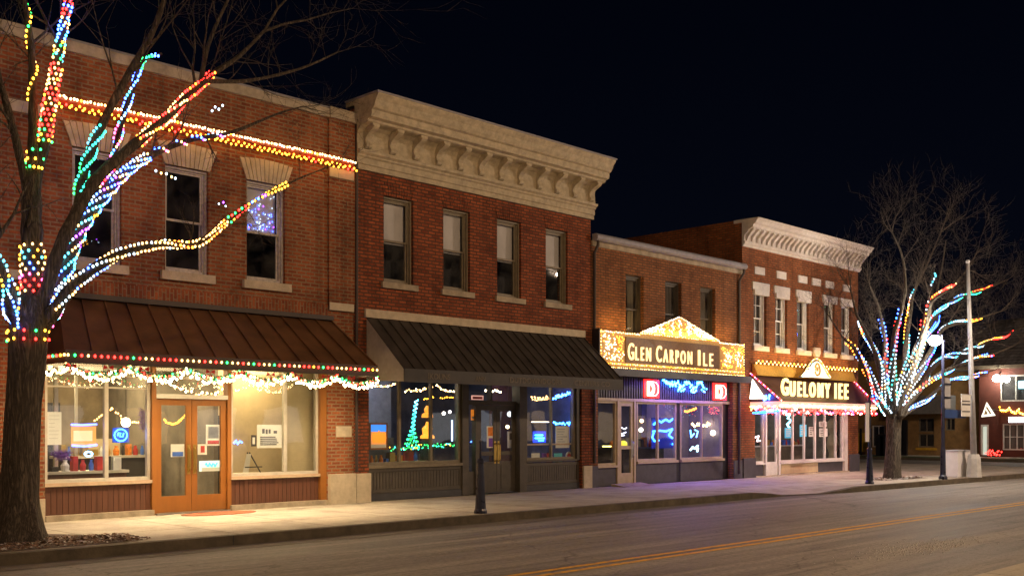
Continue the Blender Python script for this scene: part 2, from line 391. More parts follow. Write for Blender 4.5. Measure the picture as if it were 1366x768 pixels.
def paving():
    m, t, b = nt('sidewalk_concrete')
    tc = N(t, 'ShaderNodeTexCoord')
    mp = N(t, 'ShaderNodeMapping'); mp.inputs['Location'].default_value = (.35, -.62, 0); t.links.new(tc.outputs['Object'], mp.inputs[0])
    br = N(t, 'ShaderNodeTexBrick', offset=0.0); t.links.new(mp.outputs[0], br.inputs['Vector'])
    br.inputs['Scale'].default_value = 1; br.inputs['Brick Width'].default_value = 1.75; br.inputs['Row Height'].default_value = 2.12; br.inputs['Mortar Size'].default_value = .012; br.inputs['Mortar Smooth'].default_value = .2
    br.inputs['Color1'].default_value = (.56, .50, .41, 1); br.inputs['Color2'].default_value = (.49, .44, .37, 1); br.inputs['Mortar'].default_value = (.12, .1, .08, 1)
    n1 = N(t, 'ShaderNodeTexNoise', Scale=1.4, Detail=9.0, Roughness=.68); t.links.new(tc.outputs['Object'], n1.inputs['Vector'])
    r1 = ramp(t, n1.outputs[0], [(.28, (.55, .52, .5)), (.5, (.92, .92, .9)), (.72, (1.15, 1.13, 1.1))])
    mx = N(t, 'ShaderNodeMix', data_type='RGBA', blend_type='MULTIPLY'); mx.inputs[0].default_value = 1
    t.links.new(br.outputs[0], mx.inputs[6]); t.links.new(r1.outputs[0], mx.inputs[7])
    n2 = N(t, 'ShaderNodeTexNoise', Scale=70.0, Detail=4.0); t.links.new(tc.outputs['Object'], n2.inputs['Vector'])
    r2 = ramp(t, n2.outputs[0], [(.3, (.7, .7, .7)), (.7, (1, 1, 1))])
    m2 = N(t, 'ShaderNodeMix', data_type='RGBA', blend_type='MULTIPLY'); m2.inputs[0].default_value = 1; t.links.new(mx.outputs[2], m2.inputs[6]); t.links.new(r2.outputs[0], m2.inputs[7])
    t.links.new(m2.outputs[2], b.inputs['Base Color']); b.inputs['Roughness'].default_value = .85
    ad = N(t, 'ShaderNodeMath', operation='MULTIPLY_ADD'); t.links.new(br.outputs[1], ad.inputs[0]); ad.inputs[1].default_value = -2; t.links.new(n2.outputs[0], ad.inputs[2])
    bp = N(t, 'ShaderNodeBump', Strength=.4, Distance=.008); t.links.new(ad.outputs[0], bp.inputs['Height']); t.links.new(bp.outputs[0], b.inputs['Normal'])
    return m
M['paving'] = paving()
M['kerb'] = plain('kerb_stone', (.10, .08, .055), .9, var=.45, scale=3, bump=.6, bscale=30)

def worn(name, c, lo=.42, hi=.6):
    m, t, b = nt(name)
    tc = N(t, 'ShaderNodeTexCoord')
    n1 = N(t, 'ShaderNodeTexNoise', Scale=7.0, Detail=9.0, Roughness=.75); t.links.new(tc.outputs['Object'], n1.inputs['Vector'])
    r = ramp(t, n1.outputs[0], [(lo, (.17, .15, .13)), (hi, c)]); t.links.new(r.outputs[0], b.inputs['Base Color'])
    b.inputs['Roughness'].default_value = .7
    return m
M['yline'] = worn('worn_yellow_paint', (.74, .38, .012), .32, .52)
M['wline'] = worn('worn_white_paint', (.5, .46, .4), .45, .75)

BULB = {}
def B(c):
    cs = {'w': ((1, .52, .17), 7), 'W': ((.62, .82, 1), 5), 'y': ((1, .42, .03), 9), 'r': ((1, .02, .015), 15), 'g': ((.03, 1, .16), 7),
          'b': ((.04, .12, 1), 22), 'c': ((.08, .72, 1), 8), 'p': ((.40, .06, 1), 14), 'k': ((1, .07, .30), 13), 'o': ((1, .20, .02), 13), 't': ((.03, .85, .55), 8),
          'H': ((1, .74, .38), 40), 'i': ((.02, .14, 1), 50), 'f': ((1, .25, .20), 16), 'n': ((1, .70, .34), 7), 's': ((1, .66, .30), 4.5), 'S': ((.9, .92, 1), 3.4), 'Y': ((1, .45, .05), 4.0)}
    if c not in BULB: BULB[c] = emit('bulb_'+{'w':'warm_white','W':'cool_white','y':'amber','r':'red','g':'green','b':'blue','c':'cyan','p':'violet','k':'pink','o':'orange','t':'teal','n':'ivory','s':'sign_white','S':'sign_cool','Y':'sign_amber','H':'bright_white','i':'deep_blue','f':'rose'}[c], *cs[c])
    return BULB[c]
BM = {}
def bulbmesh(c, r, fine):
    k = (c, round(r, 4), fine)
    if k not in BM:
        mb = MB().ball((0, 0, 0), r, 7 if fine else 5, 5 if fine else 4, (1, 1, 1.25))
        me = bpy.data.meshes.new('bulb'); me.from_pydata([tuple(v) for v in mb.v], [], mb.f); me.materials.append(B(c)); me.polygons.foreach_set('use_smooth', [True]*len(me.polygons)); me.update()
        BM[k] = me
    return BM[k]

def add_bulbs(root, pts, cols, r=.02, fine=True, most=100):
    """up to a hundred lamps as parts of their own, the rest of a dense string as one"""
    o0 = wloc(root); order = list(range(len(pts)))
    if len(order) > most:
        step = len(order)/most; keep = set(int(i*step) for i in range(most))
    else: keep = set(order)
    rest = [i for i in order if i not in keep]
    for i in order:
        if i in keep:
            o = bpy.data.objects.new('bulb', bulbmesh(cols[i % len(cols)], r, fine)); COL.objects.link(o)
            o.parent = root; o.location = Vector(pts[i])-o0
    if rest:
        mb = MB(); cc = sorted(set(cols[i % len(cols)] for i in rest))
        for i in rest:
            mb.mi = cc.index(cols[i % len(cols)]); mb.ball(pts[i], r, 5, 4, (1, 1, 1.25))
        o = mb.build('bulbs', [B(c) for c in cc], root); o['kind'] = 'stuff'

def light_string(label, pts, cols, r=.02, fine=True, group=None, cable=True, name='light_string'):
    """a string of small lamps; pts are the lamp positions in order, cols a repeating string of colour codes or one per lamp"""
    root = thing(name, label, 'string lights', pts[0], group)
    if cable:
        mb = MB(); mb.tube([Vector(p)+Vector((0, .004, r*.9)) for p in pts], .004, 3); mb.build('cable', M['wire'], root)
    add_bulbs(root, pts, cols, r, fine)
    return root

def resample(pts, step):
    pts = [Vector(p) for p in pts]; out = [pts[0].copy()]; acc = 0
    for a, b in zip(pts, pts[1:]):
        L = (b-a).length
        if L < 1e-6: continue
        d = step-acc
        while d <= L:
            out.append(a.lerp(b, d/L)); d += step
        acc = L-(d-step)
    return out

def spline(pts, k=6):
    """Catmull-Rom through points (position + radius as 4th value)"""
    P = [list(p) for p in pts]; P = [P[0]]+P+[P[-1]]; out = []
    for i in range(1, len(P)-2):
        for j in range(k):
            t_ = j/k; q = []
            for a, b, c, d in zip(P[i-1], P[i], P[i+1], P[i+2]):
                q.append(.5*(2*b+(c-a)*t_+(2*a-5*b+4*c-d)*t_*t_+(3*b-a-3*c+d)*t_**3))
            out.append(q)
    out.append(P[-2]); return out

# ------------------------------------------------------------------ ground
W = 18.1          # facade line
SZ = .15          # sidewalk height
def structure(mb, name, m, **k):
    o = mb.build(name, m, **k); o['kind'] = 'structure'; return o

structure(MB().face([(-60, 4.2, 0), (300, 4.2, 0), (300, 60, 0), (-60, 60, 0)]), 'road', M['asphalt'])
structure(MB().face([(-400, -400, -.02), (600, -400, -.02), (600, 600, -.02), (-400, 600, -.02)]), 'ground', M['grass'])
# far kerb edge: (x, y, top z)
edge = [(-30, 13.9, SZ), (5, 13.9, SZ), (22.6, 13.88, SZ), (23.3, 13.86, .10), (23.9, 13.8, .03), (25.4, 13.55, .02), (26.3, 13.4, .09), (27, 13.32, SZ), (34, 13.05, SZ), (39.5, 12.9, SZ), (42.5, 13.2, SZ), (44.6, 14.3, SZ), (45.6, 16.2, SZ), (45.8, 18.6, SZ), (45.8, 60, SZ)]
mb = MB()
ks = .16
def inner(p):
    x, y, z = p
    if x > 42: return (x-ks, y+ks*.4, z)
    return (x, y+ks, z)
for p, q in zip(edge, edge[1:]):
    ip, iq = inner(p), inner(q)
    mb.face([p, q, iq, ip]); mb.face([(p[0], p[1], -.01), (q[0], q[1], -.01), q, p])
structure(mb, 'kerb', M['kerb'])
mb = MB()
YI = 15.6
front = [e for e in edge if e[0] <= 39.6]
for p, q in zip(front, front[1:]):
    ip, iq = inner(p), inner(q)
    mb.face([(ip[0], ip[1], ip[2]-.001), (iq[0], iq[1], iq[2]-.001), (iq[0], YI, SZ), (ip[0], YI, SZ)])
mb.face([(-30, YI, SZ), (39.5, YI, SZ), (39.5, 19.5, SZ), (-30, 19.5, SZ)])
ring = [inner(e) for e in edge[9:]]
mb.face([(39.5, 13.06, SZ)]+[(x, y, SZ) for x, y, z in ring[1:]]+[(39.5, 60, SZ)])
mb.face([(36.6, 19.5, SZ), (39.5, 19.5, SZ), (39.5, 60, SZ), (36.6, 60, SZ)])
structure(mb, 'sidewalk', M['paving'])
mb = MB(); mb.face([(-60, -30, SZ), (70, -30, SZ), (70, 4.25, SZ), (-60, 4.25, SZ)]); structure(mb, 'near_sidewalk', M['paving'])
mb = MB(); mb.box(-60, 70, 4.25, 4.41, -.01, SZ+.002); structure(mb, 'near_kerb', M['paving'])
mb = MB(); mb.box(55.4, 55.6, 15, 60, -.01, .14); structure(mb, 'far_kerb', M['kerb'])
mb = MB(); mb.box(55.6, 57.4, 15, 60, -.01, .15); structure(mb, 'verge', M['grass'])
mb = MB(); mb.box(57.4, 61, 15, 60, -.01, .152); structure(mb, 'far_sidewalk', M['paving'])
mb = MB()
for y in (8.42, 8.66): mb.face([(-20, y, .004), (120, y, .004), (120, y+.11, .004), (-20, y+.11, .004)])
structure(mb, 'centre_line', M['yline'])
mb = MB().face([(6.9, 10.95, .004), (19.5, 10.78, .004), (19.5, 10.83, .004), (6.9, 11.02, .004)]); structure(mb, 'lane_line', M['wline'])
# asphalt patch edge / gutter strip
structure(MB().face([(-30, 13.35, .004), (26, 13.35, .004), (26, 13.9, .004), (-30, 13.9, .004)]), 'gutter', plain('gutter_asphalt', (.15, .13, .11), .85, var=.6, scale=3, stretch=(.4, 3, 1), bump=.8, bscale=70))

# ------------------------------------------------------------------ wall helper
def wall(mb, x0, x1, z0, z1, holes, y=W, depth=.22, axis='x'):
    xs = sorted({x0, x1}|{h[0] for h in holes}|{h[1] for h in holes}); zs = sorted({z0, z1}|{h[2] for h in holes}|{h[3] for h in holes})
    def P(a, yy, z): return (a, yy, z) if axis == 'x' else (yy, a, z)
    for a, b in zip(xs, xs[1:]):
        for c, d in zip(zs, zs[1:]):
            mx_, mz = (a+b)/2, (c+d)/2
            if any(h[0] < mx_ < h[1] and h[2] < mz < h[3] for h in holes): continue
            mb.face([P(a, y, c), P(b, y, c), P(b, y, d), P(a, y, d)])
    for h in holes:
        a, b, c, d = h[:4]; e = y+depth
        mb.face([P(a, y, c), P(a, y, d), P(a, e, d), P(a, e, c)]); mb.face([P(b, y, c), P(b, e, c), P(b, e, d), P(b, y, d)])
        mb.face([P(a, y, d), P(b, y, d), P(b, e, d), P(a, e, d)]); mb.face([P(a, y, c), P(a, e, c), P(b, e, c), P(b, y, c)])

def sash_window(par, x0, x1, z0, z1, fm, back, y=W+.12, fw=.07, mid=.5, bars=False, blind=None, curtain=None):
    wd = MB(); a, b, c, d = x0, x1, z0, z1
    wd.box(a, a+fw, y, y+.09, c, d).box(b-fw, b, y, y+.09, c, d).box(a+fw, b-fw, y, y+.09, d-fw, d).box(a+fw, b-fw, y, y+.09, c, c+fw)
    wd.box(a+.001, a+fw*.6, y-.05, y, c, d).box(b-fw*.6, b-.001, y-.05, y, c, d).box(a+fw*.6, b-fw*.6, y-.05, y, d-fw*.6, d)
    w_ = wd.build('window', fm, par)
    s = MB(); zm = c+(d-c)*mid; q = .035
    i0, i1 = a+fw, b-fw
    # upper sash stands outside the lower one
    for (p0, p1, yy) in ((zm-.02, d-fw, y+.02), (c+fw, zm+.02, y+.052)):
        s.box(i0, i0+q, yy, yy+.028, p0, p1).box(i1-q, i1, yy, yy+.028, p0, p1).box(i0+q, i1-q, yy, yy+.028, p1-q, p1).box(i0+q, i1-q, yy, yy+.028, p0, p0+q*1.2)
    if bars:
        for (p0, p1, yy) in ((zm, d-fw, y+.022), (c+fw, zm, y+.054)):
            xm = (i0+i1)/2; s.box(xm-.012, xm+.012, yy, yy+.02, p0, p1); zz = (p0+p1)/2; s.box(i0, xm-.012, yy, yy+.02, zz-.012, zz+.012).box(xm+.012, i1, yy, yy+.02, zz-.012, zz+.012)
    s.build('sash', fm, w_)
    g = MB().face([(i0, y+.035, zm), (i1, y+.035, zm), (i1, y+.035, d-fw), (i0, y+.035, d-fw)]); g.face([(i0, y+.066, c+fw), (i1, y+.066, c+fw), (i1, y+.066, zm), (i0, y+.066, zm)])
    g.build('pane', M['glassup'], w_)
    if blind:
        k = MB().box(i0+.02, i1-.02, y+.12, y+.125, zm+blind, d-fw-.01); k.box(i0+.02, i1-.02, y+.115, y+.13, zm+blind-.03, zm+blind); k.build('blind', M['blind'], w_)
    if curtain:
        k = MB(); n = 14
        for (u0, u1) in curtain:
            xa, xb = i0+(i1-i0)*u0, i0+(i1-i0)*u1
            for i in range(n):
                p = xa+(xb-xa)*i/n; q2 = xa+(xb-xa)*(i+1)/n
                k.face([(p, y+.14+.03*(i % 2), c+fw), (q2, y+.14+.03*((i+1) % 2), c+fw), (q2, y+.14+.03*((i+1) % 2), d-fw), (p, y+.14+.03*(i % 2), d-fw)])
        k.build('curtain', M['curtain'], w_)
    return w_

def shell(par, x0, x1, ztop, depth, side, roofz=None, sides='lr'):
    """party walls, back wall and roof behind the facade"""
    s = MB(); y1 = W+depth
    if 'l' in sides: s.face([(x0, W, SZ), (x0, y1, SZ), (x0, y1, ztop), (x0, W, ztop)])
    if 'r' in sides: s.face([(x1, W, SZ), (x1, y1, SZ), (x1, y1, ztop), (x1, W, ztop)])
    s.face([(x0, y1, SZ), (x1, y1, SZ), (x1, y1, ztop), (x0, y1, ztop)])
    s.build('side_wall', side, par)
    rz = roofz or ztop-.35
    MB().face([(x0+.002, W+.01, rz), (x1-.002, W+.01, rz), (x1-.002, y1-.01, rz), (x0+.002, y1-.01, rz)]).build('roof', M['roof'], par)

def room(par, x0, x1, y0, y1, z0, z1, wallm, floorm=None, ceil=None, lamps=(), lm=None):
    mb = MB()
    mb.face([(x0, y0, z0), (x0, y1, z0), (x0, y1, z1), (x0, y0, z1)]); mb.face([(x1, y0, z0), (x1, y1, z0), (x1, y1, z1), (x1, y0, z1)]); mb.face([(x0, y1, z0), (x1, y1, z0), (x1, y1, z1), (x0, y1, z1)])
    mb.build('interior_wall', wallm, par)
    MB().face([(x0, y0, z0), (x1, y0, z0), (x1, y1, z0), (x0, y1, z0)]).build('interior_floor', floorm or M['mid'], par)
    MB().face([(x0, y0, z1), (x1, y0, z1), (x1, y1, z1), (x0, y1, z1)]).build('interior_ceiling', ceil or wallm, par)
    for (x, y, w_, d_) in lamps:
        MB().box(x-w_/2, x+w_/2, y-d_/2, y+d_/2, z1-.06, z1-.01).build('ceiling_lamp', lm, par)

# ================================================================== BUILDING 1
b1 = thing('brick_building', 'orange brick two-storey shop with brown metal awning and orange double door', 'building', (10, W, SZ))
X0, X1 = 6.35, 13.57
holes = [(7.57, 8.45, 4.63, 6.6), (9.28, 10.16, 4.63, 6.6), (10.98, 11.86, 4.63, 6.6), (7.11, 12.89, SZ, 3.3)]
mb = MB(); wall(mb, X0, X1, SZ, 8.2, holes, depth=.25); mb.build('wall', M['brick1'], b1)
shell(b1, X0, X1, 8.2, 13, M['brick1'])
# projecting corner piers above, brick soldier course, coping
parts('pier', M['brick1'], b1, (12.9, 13.565, W-.05, W, 4.35, 8.2), (6.36, 7.08, W-.05, W, 4.35, 8.2))
mb = MB(); mb.box(7.1, 12.88, W-.035, W, 4.08, 4.30); mb.build('soldier_course', M['soldier1'], b1)
mb = MB(); mb.box(7.1, 12.88, W-.02, W, 4.30, 4.37); mb.build('string_course', M['brick1'], b1)
mb = MB(); mb.box(7.09, 12.89, W-.08, W+.35, 8.2, 8.38).box(X0-.03, 7.09, W-.12, W+.35, 8.2, 8.42).box(12.89, X1, W-.12, W+.35, 8.2, 8.42); mb.build('coping', M['coping'], b1)
mb = MB(); mb.box(X0, X1, W+.02, W+.3, 8.42, 8.455); mb.build('coping_flashing', M['flash'], b1)
mb = MB()
for (a, b_) in ((12.9, 13.52), (6.4, 7.06)):
    parts('quoin_stone', M['stone'], b1, (a, b_, W-.075, W-.05, 6.98, 7.17), (a, b_, W-.075, W-.05, 4.2, 4.36))
for i, (a, b_) in enumerate(((7.57, 8.45), (9.28, 10.16), (10.98, 11.86))):
    w_ = sash_window(b1, a, b_, 4.63, 6.6, M['white_old'], None, curtain=None if i < 2 else None, blind=.02 if i == 2 else None)
    MB().box(a-.1, b_+.1, W-.09, W+.1, 4.47, 4.628).build('sill', M['stone'], w_)
    # splayed stone lintel cut in voussoirs
    l = MB(); n = 11; 
    for k in range(n):
        u0, u1 = k/n, (k+1)/n; g = .006
        bx0, bx1 = a-.02+(b_-a+.04)*u0+g, a-.02+(b_-a+.04)*u1-g; tx0, tx1 = a-.17+(b_-a+.34)*u0+g, a-.17+(b_-a+.34)*u1-g
        l.prism_y([(bx0, 6.602), (bx1, 6.602), (tx1, 7.0+.05*math.sin(math.pi*(u0+u1)/2)), (tx0, 7.0+.05*math.sin(math.pi*(u0+u1)/2))], W-.03, W+.05)
    l.build('lintel', M['stone'], w_)
MB().box(X0+.1, X1-.1, W+1.1, W+1.15, 4.0, 7.8).build('upper_room_wall', M['dark'], b1)
# red sheet-metal band carrying the lights
mb = MB().prism_x([(W, 7.42), (W-.16, 7.36), (W-.18, 7.30), (W-.14, 7.27), (W-.06, 7.2), (W, 7.2)], 7.1, 13.45); mb.build('metal_band', M['redband'], b1)
mb = MB().box(12.96, 13.13, W-.001, W+.01, 7.0, 7.01)
# awning
A0, A1 = (7.32, 6.87), (12.95, 13.08)     # top / bottom ends
YF = 16.7
aw = MB()
tz, bz = 3.98, 2.97
T0, T1, Bq0, Bq1 = (A0[0], W-.02, tz), (A1[0], W-.02, tz), (A0[1], YF, bz), (A1[1], YF, bz)
aw.face([Bq0, Bq1, T1, T0]); aw.face([(A0[1]+.02, W-.02, bz), Bq0, T0]); aw.face([Bq1, (A1[1], W-.02, bz), T1])
aw.face([(A0[1]+.02, W-.02, bz), (A1[1], W-.02, bz), T1, T0])
awn = aw.build('awning', M['awn1'], b1)
rb = MB(); n = 14
for i in range(n+1):
    u = i/n; p = Vector(T0).lerp(Vector(T1), u); q = Vector(Bq0).lerp(Vector(Bq1), u)
    up = Vector((0, -.35, .5)).normalized()*.03
    dx = .016
    P = [p+Vector((-dx, 0, 0)), q+Vector((-dx, 0, 0)), q+Vector((dx, 0, 0)), p+Vector((dx, 0, 0))]
    Q = [v+up for v in P]
    rb.face(Q); rb.face([P[0], P[1], Q[1], Q[0]]); rb.face([P[3], Q[3], Q[2], P[2]]); rb.face([P[1], P[2], Q[2], Q[1]])
rb.build('standing_seam', M['awn1'], awn)
vl = MB(); vl.box(A0[1]-.01, A1[1]+.01, YF-.03, YF-.005, 2.78, 2.985); vl.box(A0[1]-.01, A0[1]+.015, YF-.005, W-.02, 2.78, 2.985).box(A1[1]-.015, A1[1]+.01, YF-.005, W-.02, 2.78, 2.985); vl.build('valance', M['awn1d'], awn)
MB().box(7.1, 12.97, W-.12, W-.015, 3.98, 4.07).build('top_flashing', M['awn1d'], awn)
MB().box(A0[1]+.03, A1[1]-.03, YF+.02, W-.03, 2.93, 2.945).build('soffit', M['white'], awn)
# storefront
ys = W+.10
def panel_planks(x0, x1, z0, z1, m, name, par, y=ys, step=.095):
    p = MB(); p.box(x0, x1, y, y+.05, z0, z1); n = max(1, int((x1-x0)/step)); st = (x1-x0)/n
    for i in range(n): p.box(x0+i*st+.005, x0+(i+1)*st-.005, y-.012, y-.0005, z0, z1)
    return p.build(name, m, par)
def shop_window(par, x0, x1, z0, z1, mull, fm, y=ys, fw=.06, rails=(), sill=None, sillm=None, glassm=None):
    f = MB(); f.box(x0, x0+fw, y, y+.08, z0, z1).box(x1-fw, x1, y, y+.08, z0, z1).box(x0+fw, x1-fw, y, y+.08, z0, z0+fw).box(x0+fw, x1-fw, y, y+.08, z1-fw, z1)
    for (m_, w_) in mull: f.box(m_-w_/2, m_+w_/2, y-.006, y+.07, z0+fw, z1-fw)
    for (a, b_, z, w_) in rails: f.box(a, b_, y+.012, y+.06, z-w_/2, z+w_/2)
    o = f.build('shop_window', fm, par)
    xs = [x0+fw]+[m_ for m_, _ in mull]+[x1-fw]
    for a, b_ in zip(xs, xs[1:]):
        MB().face([(a, y+.04, z0+fw), (b_, y+.04, z0+fw), (b_, y+.04, z1-fw), (a, y+.04, z1-fw)]).build('pane', glassm or M['glass'], o)
    if sill: MB().box(x0-.02, x1+.02, y-.07, y+.02, z0-sill, z0-.001).build('sill', sillm, o)
    return o
parts('base_kerb', M['stone_dark'], b1, (7.12, 9.06, W-.03, W+.3, SZ, .25), (10.64, 12.88, W-.03, W+.3, SZ, .25))
panel_planks(7.14, 9.04, .25, .74, M['plank'], 'bulkhead', b1); panel_planks(10.68, 12.73, .25, .74, M['plank'], 'bulkhead', b1)
shop_window(b1, 7.13, 9.04, .80, 2.93, [(8.22, .07)], M['alu'], sill=.06, sillm=M['sill'], rails=[(7.19, 8.98, 2.46, .03)])
shop_window(b1, 10.68, 12.73, .80, 2.93, [(11.93, .07)], M['alu'], sill=.06, sillm=M['sill'])
mb = MB(); parts('corner_trim', M['orange'], b1, (12.735, 12.885, W+.02, W+.2, .25, 2.95)); mb.box(9.045, 9.125, W+.03, W+.2, SZ, 2.93).box(10.585, 10.665, W+.03, W+.2, SZ, 2.93).box(9.125, 10.585, W+.03, W+.2, 2.86, 2.93); mb.build('door_frame', M['orange'], b1)
mb = MB(); mb.box(9.125, 10.585, W+.02, W+.18, 2.29, 2.37); o_ = mb.build('transom_bar', M['white'], b1)
MB().face([(9.125, W+.1, 2.37), (10.585, W+.1, 2.37), (10.585, W+.1, 2.86), (9.125, W+.1, 2.86)]).build('transom_pane', M['glass'], b1)
MB().box(9.1, 10.6, W-.06, W+.25, SZ, .175).build('threshold', M['steel'], b1)
def glazed_door(par, x0, x1, z0, z1, fm, y, gl, stile=.11, low=.3, mid=None, label=None, hand='r', hm=None, lowpanel=None):
    f = MB(); t = z1-.12
    f.box(x0, x0+stile, y, y+.05, z0, z1).box(x1-stile, x1, y, y+.05, z0, z1).box(x0+stile, x1-stile, y, y+.05, t, z1).box(x0+stile, x1-stile, y, y+.05, z0, z0+low)
    if mid: f.box(x0+stile, x1-stile, y, y+.05, mid-.05, mid+.05)
    if lowpanel: f.box(x0+stile+.03, x1-stile-.03, y-.012, y-.001, z0+.08, z0+low-.08)
    o = f.build('door', fm, par)
    if label: o['label'] = label
    MB().face([(x0+stile, y+.025, z0+low), (x1-stile, y+.025, z0+low), (x1-stile, y+.025, t), (x0+stile, y+.025, t)]).build('pane', gl, o)
    hx = x1-stile/2 if hand == 'r' else x0+stile/2
    MB().tube([(hx, y-.002, z0+.75), (hx, y-.06, z0+.80), (hx, y-.06, z0+1.15), (hx, y-.002, z0+1.2)], .014, 6).box(hx-.03, hx+.03, y-.006, y-.001, z0+.7, z0+1.25).build('handle', hm or M['brass'], o)
    return o
glazed_door(b1, 9.135, 9.85, .18, 2.285, M['orange'], W+.08, M['glass'], hand='r')
glazed_door(b1, 9.86, 10.575, .18, 2.285, M['orange'], W+.08, M['glass'], hand='l')
# stone base of the corner pier, plaque
mb = MB().box(12.9, 13.56, W-.10, W-.002, SZ, .78); mb.build('stone_base', M['stone'], b1)
MB().box(6.4, 7.1, W-.04, W-.002, SZ, .55).build('stone_base', M['stone'], b1)
MB().box(13.1, 13.5, W-.02, W-.002, 1.55, 1.78).build('plaque', M['stone'], b1)
lm_warm = emit('warm_ceiling_lamp', (1, .76, .42), 68)
lm_dim = emit('dim_ceiling_lamp', (.8, .8, 1), 24)
lm_cool = emit('cool_ceiling_lamp', (.85, .9, 1), 12)
lm_blue = emit('blue_ceiling_lamp', (.42, .36, 1), 34)
room(b1, 6.6, 13.4, W+.25, 24.5, SZ+.02, 3.25, M['shop1'], None, M['mid'], [(8.2, 20.5, 1.2, .3), (9.9, 22.4, 1.2, .3), (9.6, 20.0, .3, 1.0)], lm_warm)
MB().box(11.05, 13.35, 19.55, 19.65, SZ+.02, 3.24).build('partition_wall', M['cream'], b1)
sl = MB()
for i in range(44): sl.box(12.12, 12.98, W+.36, W+.375, .78+i*.052, .78+i*.052+.04)
sl.box(12.14, 12.96, W+.40, W+.41, .5, 3.15)
sl.build('slatted_blind', M['cream'], b1)
MB().box(10.95, 11.05, 19.3, 24.4, SZ+.02, 3.24).build('partition_wall', M['mid'], b1)
MB().box(11.2, 12.2, 18.9, 19.1, 3.17, 3.23).build('ceiling_lamp', lm_warm, b1)
parts('reflection_post', M['alu'], b1, (7.75, 7.82, 19.3, 19.37, SZ+.02, 3.24), (8.55, 8.6, 20.3, 20.35, SZ+.02, 3.24), (10.2, 10.32, 20.6, 20.72, SZ+.02, 3.24))  # posts added inside to imitate reflections in the shop panes
parts('reflection_beam', M['alu'], b1, (6.8, 10.9, 19.4, 19.46, 2.72, 2.78), (6.8, 10.9, 21.4, 21.5, 2.9, 3.0))  # beams added to imitate reflected bars in the shop panes
parts('wall_panel', M['cream'], b1, (7.6, 8.5, 22.7, 22.76, 1.7, 2.5), (9.9, 10.8, 23.2, 23.26, .3, 1.5))
parts('wall_panel', M['dark'], b1, (6.7, 7.4, 20.9, 21.0, .2, 2.5), (8.8, 9.6, 23.6, 23.7, .2, 2.3))
# brown panel seen on the cream wall
MB().box(11.12, 11.45, 19.5, 19.549, .3, 2.0).build('interior_door', M['dark'], b1)
# linear lamps under the awning
lm_aw = emit('awning_tube_lamp', (1, .72, .36), 12)
for x in (8.1, 9.9, 11.9):
    MB().box(x-.6, x+.6, 17.05, 17.13, 2.87, 2.925).build('tube_lamp', lm_aw, awn)

# ================================================================== BUILDING 2
b2 = thing('brick_building', 'red brick building with tan bracketed cornice and charcoal awning', 'building', (17.5, W, SZ))
X0, X1 = 13.575, 21.36
wins = [(14.38, 15.22), (16.12, 16.96), (17.86, 18.70), (19.6, 20.44)]
holes = [(a, b_, 4.93, 6.82) for a, b_ in wins]+[(13.97, 21.0, SZ, 3.4)]
mb = MB(); wall(mb, X0, X1, SZ, 7.3, holes, depth=.25); mb.build('wall', M['brick2'], b2)
shell(b2, X0, X1, 8.55, 13, M['brick2'])
mb = MB(); wall(mb, X0, X1, 7.3, 8.55, [], y=W+.001); mb.build('parapet_wall', M['brick2'], b2)
def cornice(par, x0, x1, z0, prof, m, mitre=.3):
    mb = MB(); P = [(W-p, z0+z) for p, z in prof]; P = [(W-.002, z0)]+P+[(W+.3, z0+prof[-1][1]), (W+.3, z0+prof[-1][1]-.1), (W-.002, z0+prof[-1][1]-.1)]
    mb.prism_x(P, x0, x1, mitre=0)
    return mb.build('cornice', m, par)
prof2 = [(.07, 0), (.07, .10), (.10, .12), (.10, .24), (.14, .27), (.14, .30), (.20, .34), (.21, .39), (.12, .41), (.12, .44),
         (.10, .62), (.11, .74), (.16, .83), (.26, .89), (.40, .91), (.46, .93), (.48, .97), (.58, 1.0), (.60, 1.06), (.60, 1.14), (.66, 1.17), (.70, 1.23), (.74, 1.32), (.80, 1.39), (.82, 1.42), (.82, 1.45)]
co = cornice(b2, X0+.01, X1+.05, 7.27, prof2, M['cornice2'])
MB().box(X0-.02, X1+.07, W-.845, W+.3, 8.721, 8.755).build('cornice_flashing', M['flash'], b2)
# scrolled brackets
def bracket(mb, x, w, z0, z1, p0, p1):
    pts = []
    H = z1-z0
    out = [(p0, 0), (p0+.05, .02), (p0+.09, .08), (p0+.10, .16), (p0+.07, .26), (p0+.06, .38), (p0+.09, .5), (p0+.15, .62), (p0+.23, .70), (p1-.02, .78), (p1+.02, .86), (p1, 1.0)]
    pr = [(W-a, z0+H*b_) for a, b_ in out]+[(W-.05, z1), (W-.05, z0)]
    mb.prism_x(pr, x-w/2, x+w/2)
    mb.box(x-w/2-.02, x+w/2+.02, W-p1-.01, W-p0, z1-.05, z1-.001)
for i in range(12):
    mb = MB(); x = 13.83+i*(21.2-13.83)/11
    bracket(mb, x, .15, 7.70, 8.19, .11, .44); mb.build('bracket', M['cornice2'], co)

for a, b_ in wins:
    w_ = sash_window(b2, a, b_, 4.93, 6.82, M['frame2'], None, blind=-.02)
    MB().box(a-.08, b_+.1, W-.07, W+.1, 4.80, 4.928).build('sill', M['stone_dark'], w_)
    l = MB(); n = 12
    for k in range(n):   # brick flat arch
        u0, u1 = k/n, (k+1)/n; g = .005
        l.prism_y([(a+(b_-a)*u0+g, 6.823), (a+(b_-a)*u1-g, 6.823), (a-.09+(b_-a+.18)*u1-g, 7.13), (a-.09+(b_-a+.18)*u0+g, 7.13)], W-.012, W+.05)
    l.build('brick_arch', M['brick2'], w_)
MB().box(X0+.1, X1-.1, W+1.1, W+1.15, 4.3, 7.3).build('upper_room_wall', M['dark'], b2)
MB().box(13.85, 21.08, W-.06, W+.01, 4.12, 4.30).build('stone_band', M['stone'], b2)
